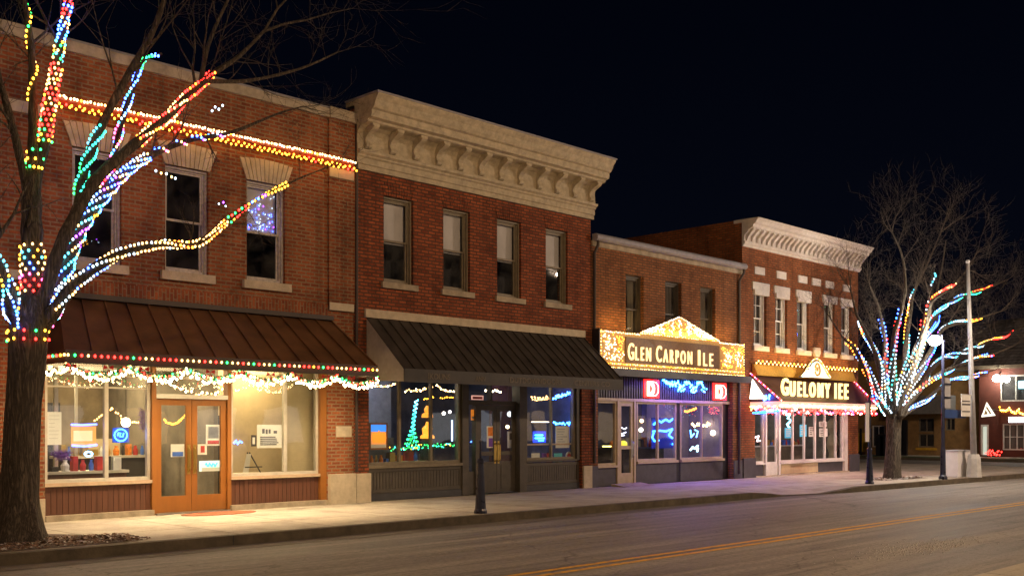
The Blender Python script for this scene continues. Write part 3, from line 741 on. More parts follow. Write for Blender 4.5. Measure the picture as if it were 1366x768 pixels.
# awning 2
A0, A1 = 13.86, 21.0; YF2 = 16.72
tz, bz = 4.10, 2.96
aw = MB(); aw.mi = 0
T0, T1, Q0, Q1 = (A0, W-.065, tz), (A1, W-.065, tz), (A0-.05, YF2, bz), (A1-.05, YF2, bz)
aw.face([Q0, Q1, T1, T0]); awn2 = aw.build('awning', M['awn2'], b2)
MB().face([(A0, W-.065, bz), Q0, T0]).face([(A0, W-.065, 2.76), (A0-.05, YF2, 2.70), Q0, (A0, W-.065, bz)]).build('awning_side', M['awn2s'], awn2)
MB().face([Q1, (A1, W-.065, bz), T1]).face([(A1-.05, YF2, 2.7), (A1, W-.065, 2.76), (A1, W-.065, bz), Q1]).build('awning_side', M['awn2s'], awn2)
rb = MB(); n = 24
for i in range(n+1):
    u = i/n; p = Vector(T0).lerp(Vector(T1), u); q = Vector(Q0).lerp(Vector(Q1), u); up = Vector((0, -.4, .5)).normalized()*.022; dx = .012
    P = [p+Vector((-dx, 0, 0)), q+Vector((-dx, 0, 0)), q+Vector((dx, 0, 0)), p+Vector((dx, 0, 0))]; Q = [v+up for v in P]
    rb.face(Q); rb.face([P[0], P[1], Q[1], Q[0]]); rb.face([P[3], Q[3], Q[2], P[2]]); rb.face([P[1], P[2], Q[2], Q[1]])
rb.build('standing_seam', M['awn2'], awn2)
MB().box(A0-.06, A1-.04, YF2-.03, YF2-.002, 2.69, 2.965).build('valance', M['awn2'], awn2)
for st, sz, x, w_ in (('IKOUNS', .17, 14.75, .62), ('ANN', .15, 15.95, .3), ('DUTDOWNDOORS', .17, 17.75, 1.75), ('CENTERS CO', .17, 19.75, 1.35)):
    MB().text(st, sz, x, YF2-.034, 2.77, .002, w=w_, off=.004).build('valance_lettering', M['awntext'], awn2)
# storefront 2
y2 = W+.12
def panelled(par, x0, x1, z0, z1, y, m, base):
    p = MB(); p.box(x0, x1, y, y+.06, z0+.16, z1); 
    a, b_, c, d = x0+.1, x1-.1, z0+.26, z1-.09
    p.box(x0, x1, y-.025, y-.001, z1-.08, z1).box(x0, x1, y-.025, y-.001, z0+.16, z0+.24).box(x0, a-.01, y-.025, y-.001, z0+.24, z1-.08).box(b_+.01, x1, y-.025, y-.001, z0+.24, z1-.08)
    n = int((b_-a)/.085); st = (b_-a)/n
    for i in range(n): p.box(a+i*st+.008, a+(i+1)*st-.008, y-.014, y-.001, c-.02, d)
    o = p.build('bulkhead', m, par); MB().box(x0-.01, x1+.01, y-.04, y+.06, z0, z0+.155).build('base_board', base, o)
    return o
panelled(b2, 13.99, 16.80, SZ, .86, y2, M['wood2'], M['wood2b'])
shop_window(b2, 13.99, 16.76, .93, 2.95, [(14.93, .06), (15.86, .06)], M['frame2'], y=y2, sill=.07, sillm=M['frame2'])
panelled(b2, 18.98, 21.0, SZ, .86, y2, M['wood2'], M['wood2b'])
shop_window(b2, 18.98, 20.86, .93, 2.95, [(19.95, .05)], M['frame2'], y=y2, sill=.05, sillm=M['wood2'])
parts('corner_trim', M['wood2'], b2, (20.87, 20.98, W+.05, W+.3, .9, 2.98))
MB().box(16.78, 16.98, W+.06, W+.34, SZ, 2.98).box(18.72, 18.97, W+.06, W+.34, SZ, 2.98).box(16.98, 18.72, W+.2, W+.34, 2.88, 2.98).box(16.98, 18.72, W+.2, W+.34, 2.30, 2.40).box(17.34, 17.42, W+.2, W+.34, SZ, 2.3).box(17.84, 17.9, W+.2, W+.34, 2.4, 2.88).build('door_frame', M['wood2'], b2)
MB().face([(16.98, W+.27, 2.4), (18.72, W+.27, 2.4), (18.72, W+.27, 2.88), (16.98, W+.27, 2.88)]).build('transom_pane', M['glass'], b2)
MB().face([(16.98, W+.27, SZ+.55), (17.34, W+.27, SZ+.55), (17.34, W+.27, 2.3), (16.98, W+.27, 2.3)]).build('sidelight_pane', M['glass'], b2)
MB().box(16.98, 17.34, W+.24, W+.3, SZ, SZ+.55).build('sidelight_panel', M['wood2'], b2)
glazed_door(b2, 17.425, 18.06, SZ+.02, 2.29, M['wood2'], W+.22, M['glass'], hand='r', low=.75, mid=1.12, lowpanel=True)
glazed_door(b2, 18.07, 18.71, SZ+.02, 2.29, M['wood2'], W+.22, M['glass'], hand='l', low=.75, mid=1.12, lowpanel=True)
mb = MB().box(21.03, 21.37, W-.05, W-.002, SZ, .74); mb.build('stone_base', M['stone'], b2)
MB().box(13.58, 13.96, W-.10, W-.002, SZ, .77).build('stone_base', M['stone'], b2)
MB().tube([(13.60, W-.06, 8.2), (13.60, W-.06, 4.4), (13.60, W-.06, .8)], .035, 8).build('downspout', M['awn1d'], b2)
room(b2, 13.7, 21.3, W+.36, 24.5, SZ+.02, 3.25, M['blueint'], M['mid'], M['dark'], [(15.6, 21.6, .8, .2), (18.4, 21.0, .6, .2), (20.1, 20.6, .6, .2)], lm_dim)

MB().box(13.8, 16.6, 20.6, 20.68, SZ+.02, 3.2).build('partition_wall', plain('reflection_grey_blue', (.26, .27, .33), .8, var=.2), b2)  # grey-blue wall added to imitate the reflection band in the panes
MB().box(14.0, 15.2, 20.54, 20.598, SZ+.02, 1.9).build('interior_door', M['dark'], b2)  # dark panel below the imitated reflection band
MB().box(15.5, 16.6, 20.5, 20.598, .5, 1.5).build('wall_cabinet', M['mid'], b2)
MB().box(19.9, 21.2, 20.4, 20.48, SZ+.02, 3.2).build('partition_wall', M['plank'], b2)
parts('ceiling_lamp', lm_dim, b2, (15.0, 15.9, 19.7, 19.9, 3.18, 3.23), (19.2, 19.8, 19.5, 19.7, 3.18, 3.23))  # cool lamps added to lift the black interior
# ================================================================== BUILDING 3
b3 = thing('brick_building', 'low brown brick building with metal gutter under the big gold sign', 'building', (25, W, SZ))
X0, X1 = 21.365, 28.74
wins3 = [(22.86, 23.66), (24.68, 25.48), (26.44, 27.24)]
holes = [(a, b_, 4.3, 5.98) for a, b_ in wins3]+[(21.66, 28.2, SZ, 3.4)]
mb = MB(); wall(mb, X0, X1, SZ, 6.72, holes, depth=.3); mb.build('wall', M['brick3'], b3)
s = MB(); s.face([(X0, W+.01, SZ), (X0, W+13, SZ), (X0, W+13, 5.6), (X0, W+.01, 6.72)]); s.face([(X0, W+13, SZ), (X1, W+13, SZ), (X1, W+13, 5.6), (X0, W+13, 5.6)]); s.build('side_wall', M['brick3'], b3)
MB().face([(X0, W-.05, 6.80), (X1, W-.05, 6.80), (X1, W+13, 5.62), (X0, W+13, 5.62)]).build('roof', M['roof'], b3)
MB().box(X0+.02, X1-.02, W-.05, W-.002, 6.58, 6.73).build('fascia', M['stone_dark'], b3)
g = MB(); g.prism_x([(W-.03, 6.90), (W-.16, 6.90), (W-.22, 6.84), (W-.22, 6.76), (W-.16, 6.72), (W-.03, 6.72)], X0+.02, X1-.02); g.build('gutter', M['flash'], b3)
MB().tube([(28.62, W-.14, 6.72), (28.62, W-.14, 6.6), (28.5, W-.05, 6.35), (28.5, W-.05, .3)], .04, 8).build('downspout', M['awn1d'], b3)
MB().tube([(21.5, W-.14, 6.72), (21.5, W-.14, 6.6), (21.46, W-.05, 6.4), (21.46, W-.05, .8)], .04, 8).build('downspout', M['awn1d'], b3)
for a, b_ in wins3:
    sash_window(b3, a, b_, 4.3, 5.98, M['wood2'], None, y=W+.16, curtain=[(.1, .45), (.55, .95)], mid=.45)
    
MB().box(X0+.1, X1-.1, W+1.1, W+1.15, 4.0, 6.4).build('upper_room_wall', M['dark'], b3)
MB().box(21.42, 28.45, W-.5, W-.005, 3.17, 3.30).box(21.42, 28.45, W-.52, W-.5, 3.13, 3.33).build('canopy', M['slate'], b3)
y3 = W+.14
c_ = MB(); c_.box(21.66, 28.2, y3, y3+.05, 2.56, 3.17); n = 58
for i in range(n): x = 21.68+i*6.5/n; c_.box(x, x+.05, y3-.035, y3-.001, 2.56, 3.16)
c_.build('ribbed_panel', M['corr'], b3)
MB().box(21.66, 28.2, W+.10, W+.3, 2.48, 2.559).box(22.62, 22.7, W+.1, W+.26, SZ, 2.48).box(23.36, 23.44, W+.1, W+.26, SZ, 2.48).build('header', M['frame3'], b3)
shop_window(b3, 21.70, 22.62, .72, 2.479, [], M['frame3'], y=y3, sill=.06, sillm=M['frame3'])
glazed_door(b3, 22.71, 23.35, SZ+.02, 2.47, M['frame3'], W+.13, M['glass'], hand='r', low=.32, mid=1.2, hm=M['steel'])
shop_window(b3, 23.52, 25.42, .80, 2.479, [(24.52, .06)], M['frame3'], y=y3, sill=.07, sillm=M['frame3'])
shop_window(b3, 25.62, 27.86, .80, 2.479, [(26.74, .06)], M['frame3'], y=y3, sill=.07, sillm=M['frame3'])
parts('post', M['black'], b3, (23.45, 23.52, y3, y3+.1, SZ, 2.479), (25.43, 25.61, y3+.02, y3+.1, SZ, 2.479), (27.87, 28.19, y3+.03, y3+.12, SZ, 2.479))
parts('bulkhead', M['slate'], b3, (21.70, 22.61, y3+.001, y3+.05, SZ, .655), (23.52, 25.42, y3, y3+.06, SZ, .725), (25.62, 27.86, y3, y3+.06, SZ, .725))
parts('base_block', M['slate'], b3, (21.37, 21.64, W-.03, W-.002, SZ, .72), (28.25, 28.72, W-.03, W-.002, SZ, .72))
room(b3, 21.5, 28.6, W+.36, 23.5, SZ+.02, 3.1, M['bluewall'], M['mid'], M['dark'], [(23.2, 20.6, .8, .2), (26.9, 20.6, 1.0, .3)], lm_blue)

MB().box(21.6, 25.9, 19.9, 19.98, SZ+.02, 3.08).build('partition_wall', M['blueint'], b3)  # dark wall added to keep the left windows dark
MB().box(26.3, 28.55, 20.0, 20.08, SZ+.02, 3.08).build('partition_wall', M['bluewall'], b3)  # lilac wall added close to the glass to brighten the right window
parts('ceiling_lamp', lm_blue, b3, (26.9, 27.5, 19.2, 19.35, 3.02, 3.07))
# ================================================================== BUILDING 4
b4 = thing('brick_building', 'ochre brick corner building with white dentil cornice and lit maroon awning', 'building', (32.6, W, SZ))
X0, X1 = 28.745, 36.6
wins4 = [(29.42, 30.2), (30.75, 31.5), (32.15, 32.95), (34.02, 34.8), (35.3, 36.05)]
holes = [(a, b_, 4.38, 6.2) for a, b_ in wins4]+[(29.5, 35.85, SZ, 3.0)]
mb = MB(); wall(mb, X0, X1, SZ, 7.6, holes, depth=.3); mb.build('wall', M['brick4'], b4)
shell(b4, X0, X1, 8.32, 13, M['brick4'])
mb = MB(); wall(mb, X0, X1, 7.6, 8.3, [], y=W+.001); mb.build('parapet_wall', M['brick4'], b4)
prof4 = [(.05, 0), (.07, .05), (.12, .09), (.12, .15), (.08, .17), (.10, .35), (.22, .44), (.26, .5), (.40, .56), (.42, .64), (.50, .68), (.55, .76), (.60, .80), (.60, .84)]
co4 = cornice(b4, X0-.02, X1+.04, 7.48, prof4, M['cornice4'])
for i in range(26):
    x = X0+.12+i*(X1-X0-.24)/25; mb = MB()
    mb.prism_x([(W-.09, 7.66), (W-.14, 7.66), (W-.19, 7.78), (W-.30, 7.90), (W-.38, 7.97), (W-.38, 8.02), (W-.09, 8.02)], x-.06, x+.06); mb.build('bracket', M['cornice4'], co4)
MB().box(X0+.03, X1-.03, W-.02, W, 6.98, 7.03).build('string_course', M['brick4'], b4)
for i, (a, b_) in enumerate(wins4):
    w_ = sash_window(b4, a, b_, 4.38, 6.2, M['white'], None, y=W+.14, bars=i < 2, curtain=[(.05, .95)] if i in (2, 3, 4) else [(.5, .95)])
    l = MB(); l.box(a-.12, b_+.12, W-.05, W+.08, 6.18, 6.42).box(a-.05, b_+.05, W-.08, W+.06, 6.02, 6.18) if i < 3 else l.prism_y([(a-.08, 6.14), (b_+.08, 6.14), (b_+.16, 6.40), (a-.16, 6.40)], W-.06, W+.08)
    l.build('lintel', M['cornice4'], w_)
    MB().box(a-.07, b_+.07, W-.07, W+.1, 4.22, 4.378).build('sill', M['cornice4'], w_)
for x in (29.75, 31.1, 32.5, 33.45, 34.4, 35.7): parts('stone_block', M['cornice4'], b4, (x-.3, x+.3, W-.035, W, 6.68, 6.92))
MB().prism_y([(33.2, 4.35), (33.32, 4.2), (33.55, 4.2), (33.65, 4.35), (33.62, 4.52), (33.22, 4.52)], W-.08, W).build('stone_shield', M['cornice4'], b4)
MB().box(X0+.1, X1-.1, W+1.1, W+1.15, 4.0, 7.2).build('upper_room_wall', M['dark'], b4)
# awning 4
YF4 = 17.0; A0, A1 = 29.2, 35.65
aw = MB(); T0, T1, Q0, Q1 = (A0-.05, W-.02, 3.48), (A1+.5, W-.02, 3.48), (A0, YF4, 2.56), (A1, YF4, 2.56)
aw.face([Q0, Q1, T1, T0]); aw.face([(A0-.05, W-.02, 2.56), Q0, T0]); aw.face([Q1, (A1+.5, W-.02, 2.56), T1])
awn4 = aw.build('awning', M['awn4'], b4)
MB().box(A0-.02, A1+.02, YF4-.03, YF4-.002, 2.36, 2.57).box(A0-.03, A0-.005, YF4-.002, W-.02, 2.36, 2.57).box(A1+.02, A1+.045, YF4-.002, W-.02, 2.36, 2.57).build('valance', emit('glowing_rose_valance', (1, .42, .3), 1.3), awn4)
MB().prism_x([(W-.02, 3.78), (W-.06, 3.78), (W-.22, 3.42), (W-.02, 3.42)], A0+.1, A1+.4).build('gold_fascia', M['gold'], b4)
y4 = W+.10
parts('base_block', M['slate'], b4, (28.76, 29.48, W-.05, W-.002, SZ, .78), (35.88, 36.62, W-.05, W-.002, SZ, .78))
shop_window(b4, 29.5, 30.2, .60, 2.9, [], M['white'], y=y4, sill=.05, sillm=M['white'])
parts('post', M['white'], b4, (30.2, 30.28, W+.02, W+.2, SZ, 2.95), (35.62, 35.84, W+.02, W+.2, SZ, 2.95), (31.1, 31.2, W+.06, W+.2, SZ, 2.95))
glazed_door(b4, 30.29, 31.09, SZ+.02, 2.35, M['white'], W+.12, M['glass'], hand='r', low=.45, hm=M['steel'])
shop_window(b4, 31.2, 35.62, .60, 2.9, [(32.08, .06), (32.85, .06), (33.6, .07), (34.3, .06), (35.1, .06)], M['white'], y=y4, sill=.06, sillm=M['white'])
parts('bulkhead', M['slate'], b4, (29.5, 30.19, y4+.01, y4+.06, SZ, .54), (33.75, 35.61, y4+.01, y4+.06, SZ, .53))
MB().box(31.25, 33.75, y4-.02, y4+.04, .20, .53).build('cream_panel', M['cream'], b4)
MB().box(29.5, 35.85, W-.05, W+.1, SZ, .185).build('threshold', M['stone'], b4)
room(b4, 28.9, 36.4, W+.36, 24, SZ+.02, 3.1, M['mid'], M['mid'], M['mid'], [(30.4, 20.6, 1, .3), (33.3, 20.6, 1.4, .3), (34.8, 22.0, 1.2, .3)], lm_cool)

# ================================================================== neighbour at the left edge
b0 = thing('brick_building', 'pale rendered neighbour building with brown door at left edge', 'building', (3, W, SZ))
mb = MB(); wall(mb, -14, 6.34, SZ, 8.0, [(4.9, 5.95, SZ, 2.5)], depth=.2); mb.build('wall', M['brick1'], b0)
MB().box(-14, 6.33, W+.0, W+10, 8.0, 8.2).build('roof', M['roof'], b0)
MB().box(4.9, 5.95, W+.1, W+.16, SZ, 2.5).build('door', M['plank'], b0)
parts('render_panel', M['cream'], b0, (5.95, 6.3, W-.04, W-.002, SZ, 2.9), (-14, 4.9, W-.04, W-.002, SZ, 2.9))


# ================================================================== TREES
def twig(mb, p, d, r, L, depth, rg, up=.25, lim=None):
    n = 4 if depth > 1 else 3
    pts, rad = [p.copy()], [r]; q = p.copy(); dd = d.copy()
    for i in range(n):
        dd = (dd+Vector((rg.uniform(-1, 1), rg.uniform(-1, 1), rg.uniform(-1, 1)))*.22+Vector((0, 0, up*.35))).normalized()
        q = q+dd*L/n; pts.append(q.copy()); rad.append(r*(1-.72*(i+1)/n))
        if lim is not None and q.y > lim: dd.y = -abs(dd.y)
        if depth > 0 and i > 0 or (depth > 1):
            for k in range(1 if rg.random() < .75 else 2):
                a = rg.uniform(0, 6.28); o = dd.orthogonal().normalized(); w = dd.cross(o)
                nd = (dd*rg.uniform(.6, 1.0)+(o*math.cos(a)+w*math.sin(a))*rg.uniform(.5, .9)).normalized()
                twig(mb, q, nd, max(.0035, rad[-1]*.72), L*rg.uniform(.5, .8), depth-1, rg, up, lim)
    mb.tube(pts, rad, 5 if r > .015 else 3, cap=False)

class Tree:
    def __init__(s, name, label, base, seed, lim=None):
        s.root = thing(name, label, 'tree', base); s.rg = random.Random(seed); s.mb = MB(); s.paths = {}; s.lim = lim
    def limb(s, key, pts, sides=9):
        P = spline([(*p[0], p[1]) for p in pts], 5)
        s.mb.tube([p[:3] for p in P], [max(.004, p[3]*(1+.08*math.sin(i*1.7))) for i, p in enumerate(P)], sides)
        s.paths[key] = P
    def end(s, key, L, depth=3, n=1, spread=.4, r=None):
        P = s.paths[key]; a = Vector(P[-1][:3]); d = (a-Vector(P[-3][:3])).normalized()
        for i in range(n):
            dd = (d+Vector((s.rg.uniform(-1, 1), s.rg.uniform(-1, 1), s.rg.uniform(-1, 1)))*spread*(i > 0 or .3)).normalized()
            twig(s.mb, a, dd, r or P[-1][3], L*s.rg.uniform(.8, 1.2), depth, s.rg, .2, s.lim)
    def side(s, key, n, L, depth=2, lo=.4, hi=1, up=.5, r=.5):
        P = s.paths[key]
        for i in range(n):
            k = int((lo+(hi-lo)*(i+s.rg.random())/n)*(len(P)-2)); a = Vector(P[k][:3]); t = (Vector(P[k+1][:3])-a).normalized()
            o = t.orthogonal().normalized(); w = t.cross(o); an = s.rg.uniform(0, 6.28)
            d = (t*.6+(o*math.cos(an)+w*math.sin(an))+Vector((0, 0, up))).normalized()
            twig(s.mb, a, d, min(.035, max(.006, P[k][3]*r*s.rg.uniform(.5, 1))), L*s.rg.uniform(.6, 1.2), depth, s.rg, .2, s.lim)
    def done(s): s.mb.build('crown', M['bark'], s.root, smooth=True)

def helix(P, f0, f1, off, pitch, spacing, phase=0, rg=None, dens=1):
    """positions of lamps wound round a limb between two fractions of its length"""
    pts = [Vector(p[:3]) for p in P]; rr = [p[3] for p in P]
    L = [0]
    for a, b_ in zip(pts, pts[1:]): L.append(L[-1]+(b_-a).length)
    out = []; s_ = L[-1]*f0; e = L[-1]*f1; ang = phase; prev = Vector((1, 0, 0)); i = 0
    step = .01; dist = 0
    while s_ < e:
        while i < len(L)-2 and L[i+1] < s_: i += 1
        k = (s_-L[i])/max(1e-6, L[i+1]-L[i]); c = pts[i].lerp(pts[i+1], k); r = rr[i]*(1-k)+rr[i+1]*k+off
        t = (pts[i+1]-pts[i]).normalized(); u = (prev-t*prev.dot(t)).normalized(); prev = u; w = t.cross(u)
        if dist >= spacing:
            out.append(c+(u*math.cos(ang)+w*math.sin(ang))*r+(Vector((rg.uniform(-1, 1), rg.uniform(-1, 1), rg.uniform(-1, 1)))*.008 if rg else Vector())); dist = 0
        ds = step; s_ += ds; da = ds/pitch*2*math.pi; ang += da; dist += math.hypot(ds, da*r)
    return out

def secs(n, parts, rg):
    tot = sum(p[0] for p in parts); out = []
    for i in range(n):
        u = (i+.5)/n*tot; a = 0
        for w_, codes in parts:
            a += w_
            if u <= a: break
        out.append(rg.choice(codes))
    return out

# ---- the big tree on the left
YL = 15.3
def a_(px, py, dy=0): return at(px, py, YL+dy)
base = at(27, 716, YL); base.z = SZ
tr = Tree('street_tree', 'large bare tree wound with lights beside the brown awning shop', base, 11, lim=17.7)
T = [(a_(22, 728), .46), (a_(22, 712), .37), (a_(24, 680), .285), (a_(26, 640), .25), (a_(29, 560), .235), (a_(35, 490), .245), (a_(38, 440), .25), (a_(40, 415), .21), (a_(41, 395), .15)]
P = spline([(*p[0], p[1]) for p in T], 5)
tb = MB(); nS = 28
base_i = len(tb.v)
for i, p in enumerate(P):
    for j in range(nS):
        an = 2*math.pi*j/nS
        fl = max(0, (.9-(p[2]-SZ))/.9)
        rr = p[3]*(1+.16*fl*math.sin(an*5+.7)+.05*math.sin(an*3+p[2]*1.3)+.035*math.sin(an*11+p[2]*4))
        tb.v.append(Vector((p[0]+rr*math.cos(an), p[1]+rr*math.sin(an), p[2])))
for i in range(len(P)-1):
    for j in range(nS):
        a = base_i+i*nS+j; b_ = base_i+i*nS+(j+1) % nS; tb.f.append((a, b_, b_+nS, a+nS)); tb.m.append(0)
tb.build('trunk', M['bark'], tr.root, smooth=True); tr.paths['trunk'] = P
tr.limb('mid', [(a_(39, 440, 0), .17), (a_(44, 390, .1), .16), (a_(43, 330, .15), .15), (a_(42, 280, .2), .14), (a_(44, 235, .2), .12), (a_(50, 195, .2), .10)])
tr.limb('mid_right', [(a_(46, 240, .2), .09), (a_(58, 195, .15), .085), (a_(66, 140, .1), .08), (a_(75, 90, .05), .065), (a_(84, 40, 0), .05), (a_(92, 0, -.1), .04), (a_(105, -60, -.2), .025)])
tr.limb('mid_left', [(a_(44, 250, .2), .085), (a_(44, 190, .2), .07), (a_(44, 130, .2), .06), (a_(42, 70, .25), .05), (a_(36, 20, .3), .04), (a_(25, -50, .35), .025)])
tr.limb('thin_left', [(a_(38, 265, .2), .06), (a_(22, 190, .1), .055), (a_(6, 130, 0), .05), (a_(-15, 60, -.1), .035)])
tr.limb('left', [(a_(36, 445, 0), .14), (a_(15, 400, -.1), .125), (a_(-8, 350, -.3), .11), (a_(-40, 280, -.6), .08), (a_(-80, 200, -.9), .05)])
tr.limb('left_low', [(a_(30, 440, -.05), .09), (a_(8, 405, -.3), .08), (a_(-10, 370, -.5), .07), (a_(-60, 320, -.9), .05)])
tr.limb('big', [(a_(44, 440, 0), .13), (a_(60, 395, -.1), .105), (a_(78, 335, -.2), .095), (a_(104, 280, -.25), .09), (a_(128, 240, -.2), .088), (a_(165, 205, -.15), .078), (a_(210, 168, -.1), .07), (a_(255, 125, 0), .06), (a_(282, 100, .05), .05), (a_(318, 76, .1), .036), (a_(352, 42, .1), .025)])
tr.limb('tall', [(a_(104, 285, -.25), .075), (a_(110, 238, -.1), .07), (a_(128, 185, 0), .065), (a_(152, 135, .05), .06), (a_(180, 85, .05), .055), (a_(205, 40, 0), .045), (a_(222, -10, -.1), .035), (a_(235, -60, -.15), .02)])
tr.limb('lit', [(a_(52, 440, .1), .12), (a_(75, 405, .2), .105), (a_(90, 350, .3), .095), (a_(110, 300, .4), .09), (a_(138, 262, .5), .08), (a_(165, 232, .6), .07), (a_(200, 208, .7), .055), (a_(250, 188, .8), .04), (a_(310, 176, .9), .03), (a_(370, 152, 1.0), .02), (a_(405, 142, 1.1), .012)])
tr.limb('branchlet', [(a_(132, 268, .5), .06), (a_(150, 215, .55), .05), (a_(162, 165, .6), .042), (a_(178, 115, .6), .036), (a_(190, 82, .6), .03), (a_(216, 72, .65), .02)])
tr.limb('low', [(a_(52, 442, -.05), .12), (a_(72, 415, -.2), .10), (a_(98, 380, -.35), .085), (a_(130, 355, -.5), .075), (a_(170, 336, -.6), .06), (a_(215, 325, -.7), .05), (a_(262, 326, -.75), .038), (a_(300, 298, -.8), .03), (a_(345, 265, -.8), .022), (a_(400, 238, -.8), .014), (a_(440, 222, -.8), .008)])
tr.limb('spur', [(a_(268, 112, .02), .045), (a_(275, 70, 0), .035), (a_(290, 30, -.1), .028), (a_(312, -15, -.2), .018)])
tr.limb('outer', [(a_(270, 108, .03), .04), (a_(330, 108, 0), .03), (a_(400, 92, -.1), .022), (a_(450, 70, -.1), .012)])
for k, L in (('mid_right', 1.3), ('mid_left', 1.3), ('thin_left', 1.3), ('left', 1.4), ('tall', 1.4), ('big', 1.9), ('spur', 1.3)): tr.end(k, L, 3, 2, .5)
for k, L in (('outer', .9), ('low', .8), ('lit', .7)): tr.end(k, L, 2, 2, .5, r=.009)
tr.side('tall', 7, 1.2, 2, .45, 1); tr.side('big', 8, 1.3, 2, .65, 1); tr.side('outer', 6, .8, 2, .2, 1); tr.side('spur', 5, 1.1, 2, .2, 1)
tr.side('mid_left', 6, 1.1, 2, .5, 1); tr.side('mid_right', 6, 1.1, 2, .6, 1); tr.side('thin_left', 4, 1.1, 2, .4, 1); tr.side('lit', 7, .8, 2, .6, 1, up=.1); tr.side('low', 7, .7, 2, .55, 1, up=.2); tr.side('left', 4, 1.2, 2, .5, 1)
tr.done()
G1 = 'light strings wound round the big tree'
rg = random.Random(5)
def wind(tree, key, f0, f1, parts, label, pitch=.17, spacing=.075, r=.0175, group=G1, fine=True, phase=0, off=.012, strands=1):
    pts = helix(tree.paths[key], f0, f1, off, pitch, spacing*.86, phase, rg)
    if strands > 1:
        pts = []; cols = []
        for k in range(strands):
            A = helix(tree.paths[key], f0, f1, off, pitch, spacing*.86, phase+k*2*math.pi/strands, rg); c_ = secs(len(A), parts, rg)
            if k % 2: A, c_ = A[::-1], c_[::-1]
            pts += A; cols += c_
        light_string(label, pts, cols, r, fine, group); return
    if len(pts) < 3: return
    light_string(label, pts, secs(len(pts), parts, rg), r, fine, group)
wind(tr, 'trunk', .80, .875, [(1, 'yyrg')], 'amber, red and green rings of bulbs round the tree trunk below its fork', pitch=.12, spacing=.055, off=.02)
wind(tr, 'mid', .18, .46, [(1, 'rkrw'), (1, 'wkbw'), (1, 'wcyw')], 'white, pink and red bulbs ringing the central stem just above the fork', pitch=.085, spacing=.062)
wind(tr, 'mid', .84, 1.0, [(1, 'yyyg')], 'short band of amber bulbs round the central stem beside the first upper window', pitch=.13, spacing=.07)
wind(tr, 'mid_right', .16, .52, [(1, 'rygr'), (1, 'rrwy'), (1, 'roww')], 'red and amber bulbs thickly wound where the central stem meets the lit roof band', pitch=.075, spacing=.075)
wind(tr, 'mid_right', .52, .86, [(1, 'wgcy'), (1, 'bwbc'), (1, 'rwrb'), (.3, 'Ww')], 'blue, red and white bulbs up the leaning stem against the night sky', pitch=1.2, spacing=.07, strands=4)
wind(tr, 'mid_left', .30, .86, [(1, 'yyw'), (1, 'yyg')], 'single line of amber bulbs up the thin upright stem at far left', pitch=.8, spacing=.08)
wind(tr, 'big', .50, .80, [(1, 'wwor'), (1, 'rwrw'), (1, 'ror')], 'red and warm white bulbs along the thick rising limb', pitch=2.6, spacing=.062, strands=3)
wind(tr, 'branchlet', .05, .98, [(1, 'kwpr'), (1, 'kbcw'), (1, 'bcbW'), (.5, 'b'), (.6, 'gtg'), (.2, 'b')], 'pink, blue and green bulbs on the branch reaching the parapet', pitch=1.1, spacing=.065, strands=2)
wind(tr, 'tall', .06, .33, [(1, 'tgt'), (1, 'tct')], 'teal bulbs on the straight dark limb beside the first upper window', pitch=1.2, spacing=.075, strands=3)
wind(tr, 'lit', .02, .50, [(1, 'Wcbk'), (1, 'bWcc'), (1, 'cWpw'), (1, 'cWby'), (1, 'bpWw'), (1, 'Wbw')], 'cyan, blue and white bulbs densely wound from the fork towards the upper windows', pitch=1.3, spacing=.07, strands=5)
wind(tr, 'lit', .50, .74, [(1, 'wkb'), (1, 'bpW')], 'sparse blue and pink bulbs on the thin branch under the lit limb', pitch=.4, spacing=.08)
wind(tr, 'low', .06, .60, [(1, 'WwWb'), (1, 'wwW'), (1, 'wwo')], 'warm white bulbs under the low limb that crosses the awning', pitch=3.0, spacing=.068, strands=3)
wind(tr, 'low', .60, .84, [(1, 'ryg'), (1, 'ypb'), (1, 'yyy')], 'red, violet and amber bulbs at the tip of the low limb', pitch=3, spacing=.08, strands=2)
wind(tr, 'left', .02, .6, [(1, 'Wbcy')], 'blue and white bulbs on the left limb leaving the frame', pitch=1.4, spacing=.08, strands=4)
wind(tr, 'left_low', .05, .9, [(1, 'bcW'), (1, 'Wwy')], 'cyan and white bulbs hanging along the lowest left limb', pitch=1.4, spacing=.075, strands=3)
# loose bulbs out on the twigs
light_string('few cool white bulbs on bare twigs in front of the parapet', [a_(283, 148, .6), a_(287, 143, .6), a_(292, 146, .62), a_(297, 141, .63)], 'W', .018, group=None)
light_string('few pale bulbs on a twig above the second upper window', [a_(208, 228, .6), a_(215, 231, .6), a_(222, 232, .6), a_(229, 236, .6), a_(234, 238, .6)], 'Ww', .018)
light_string('three small pale bulbs between the second and third upper windows', [a_(292, 272, .5), a_(298, 270, .5), a_(301, 275, .5)], 'Wp', .014)

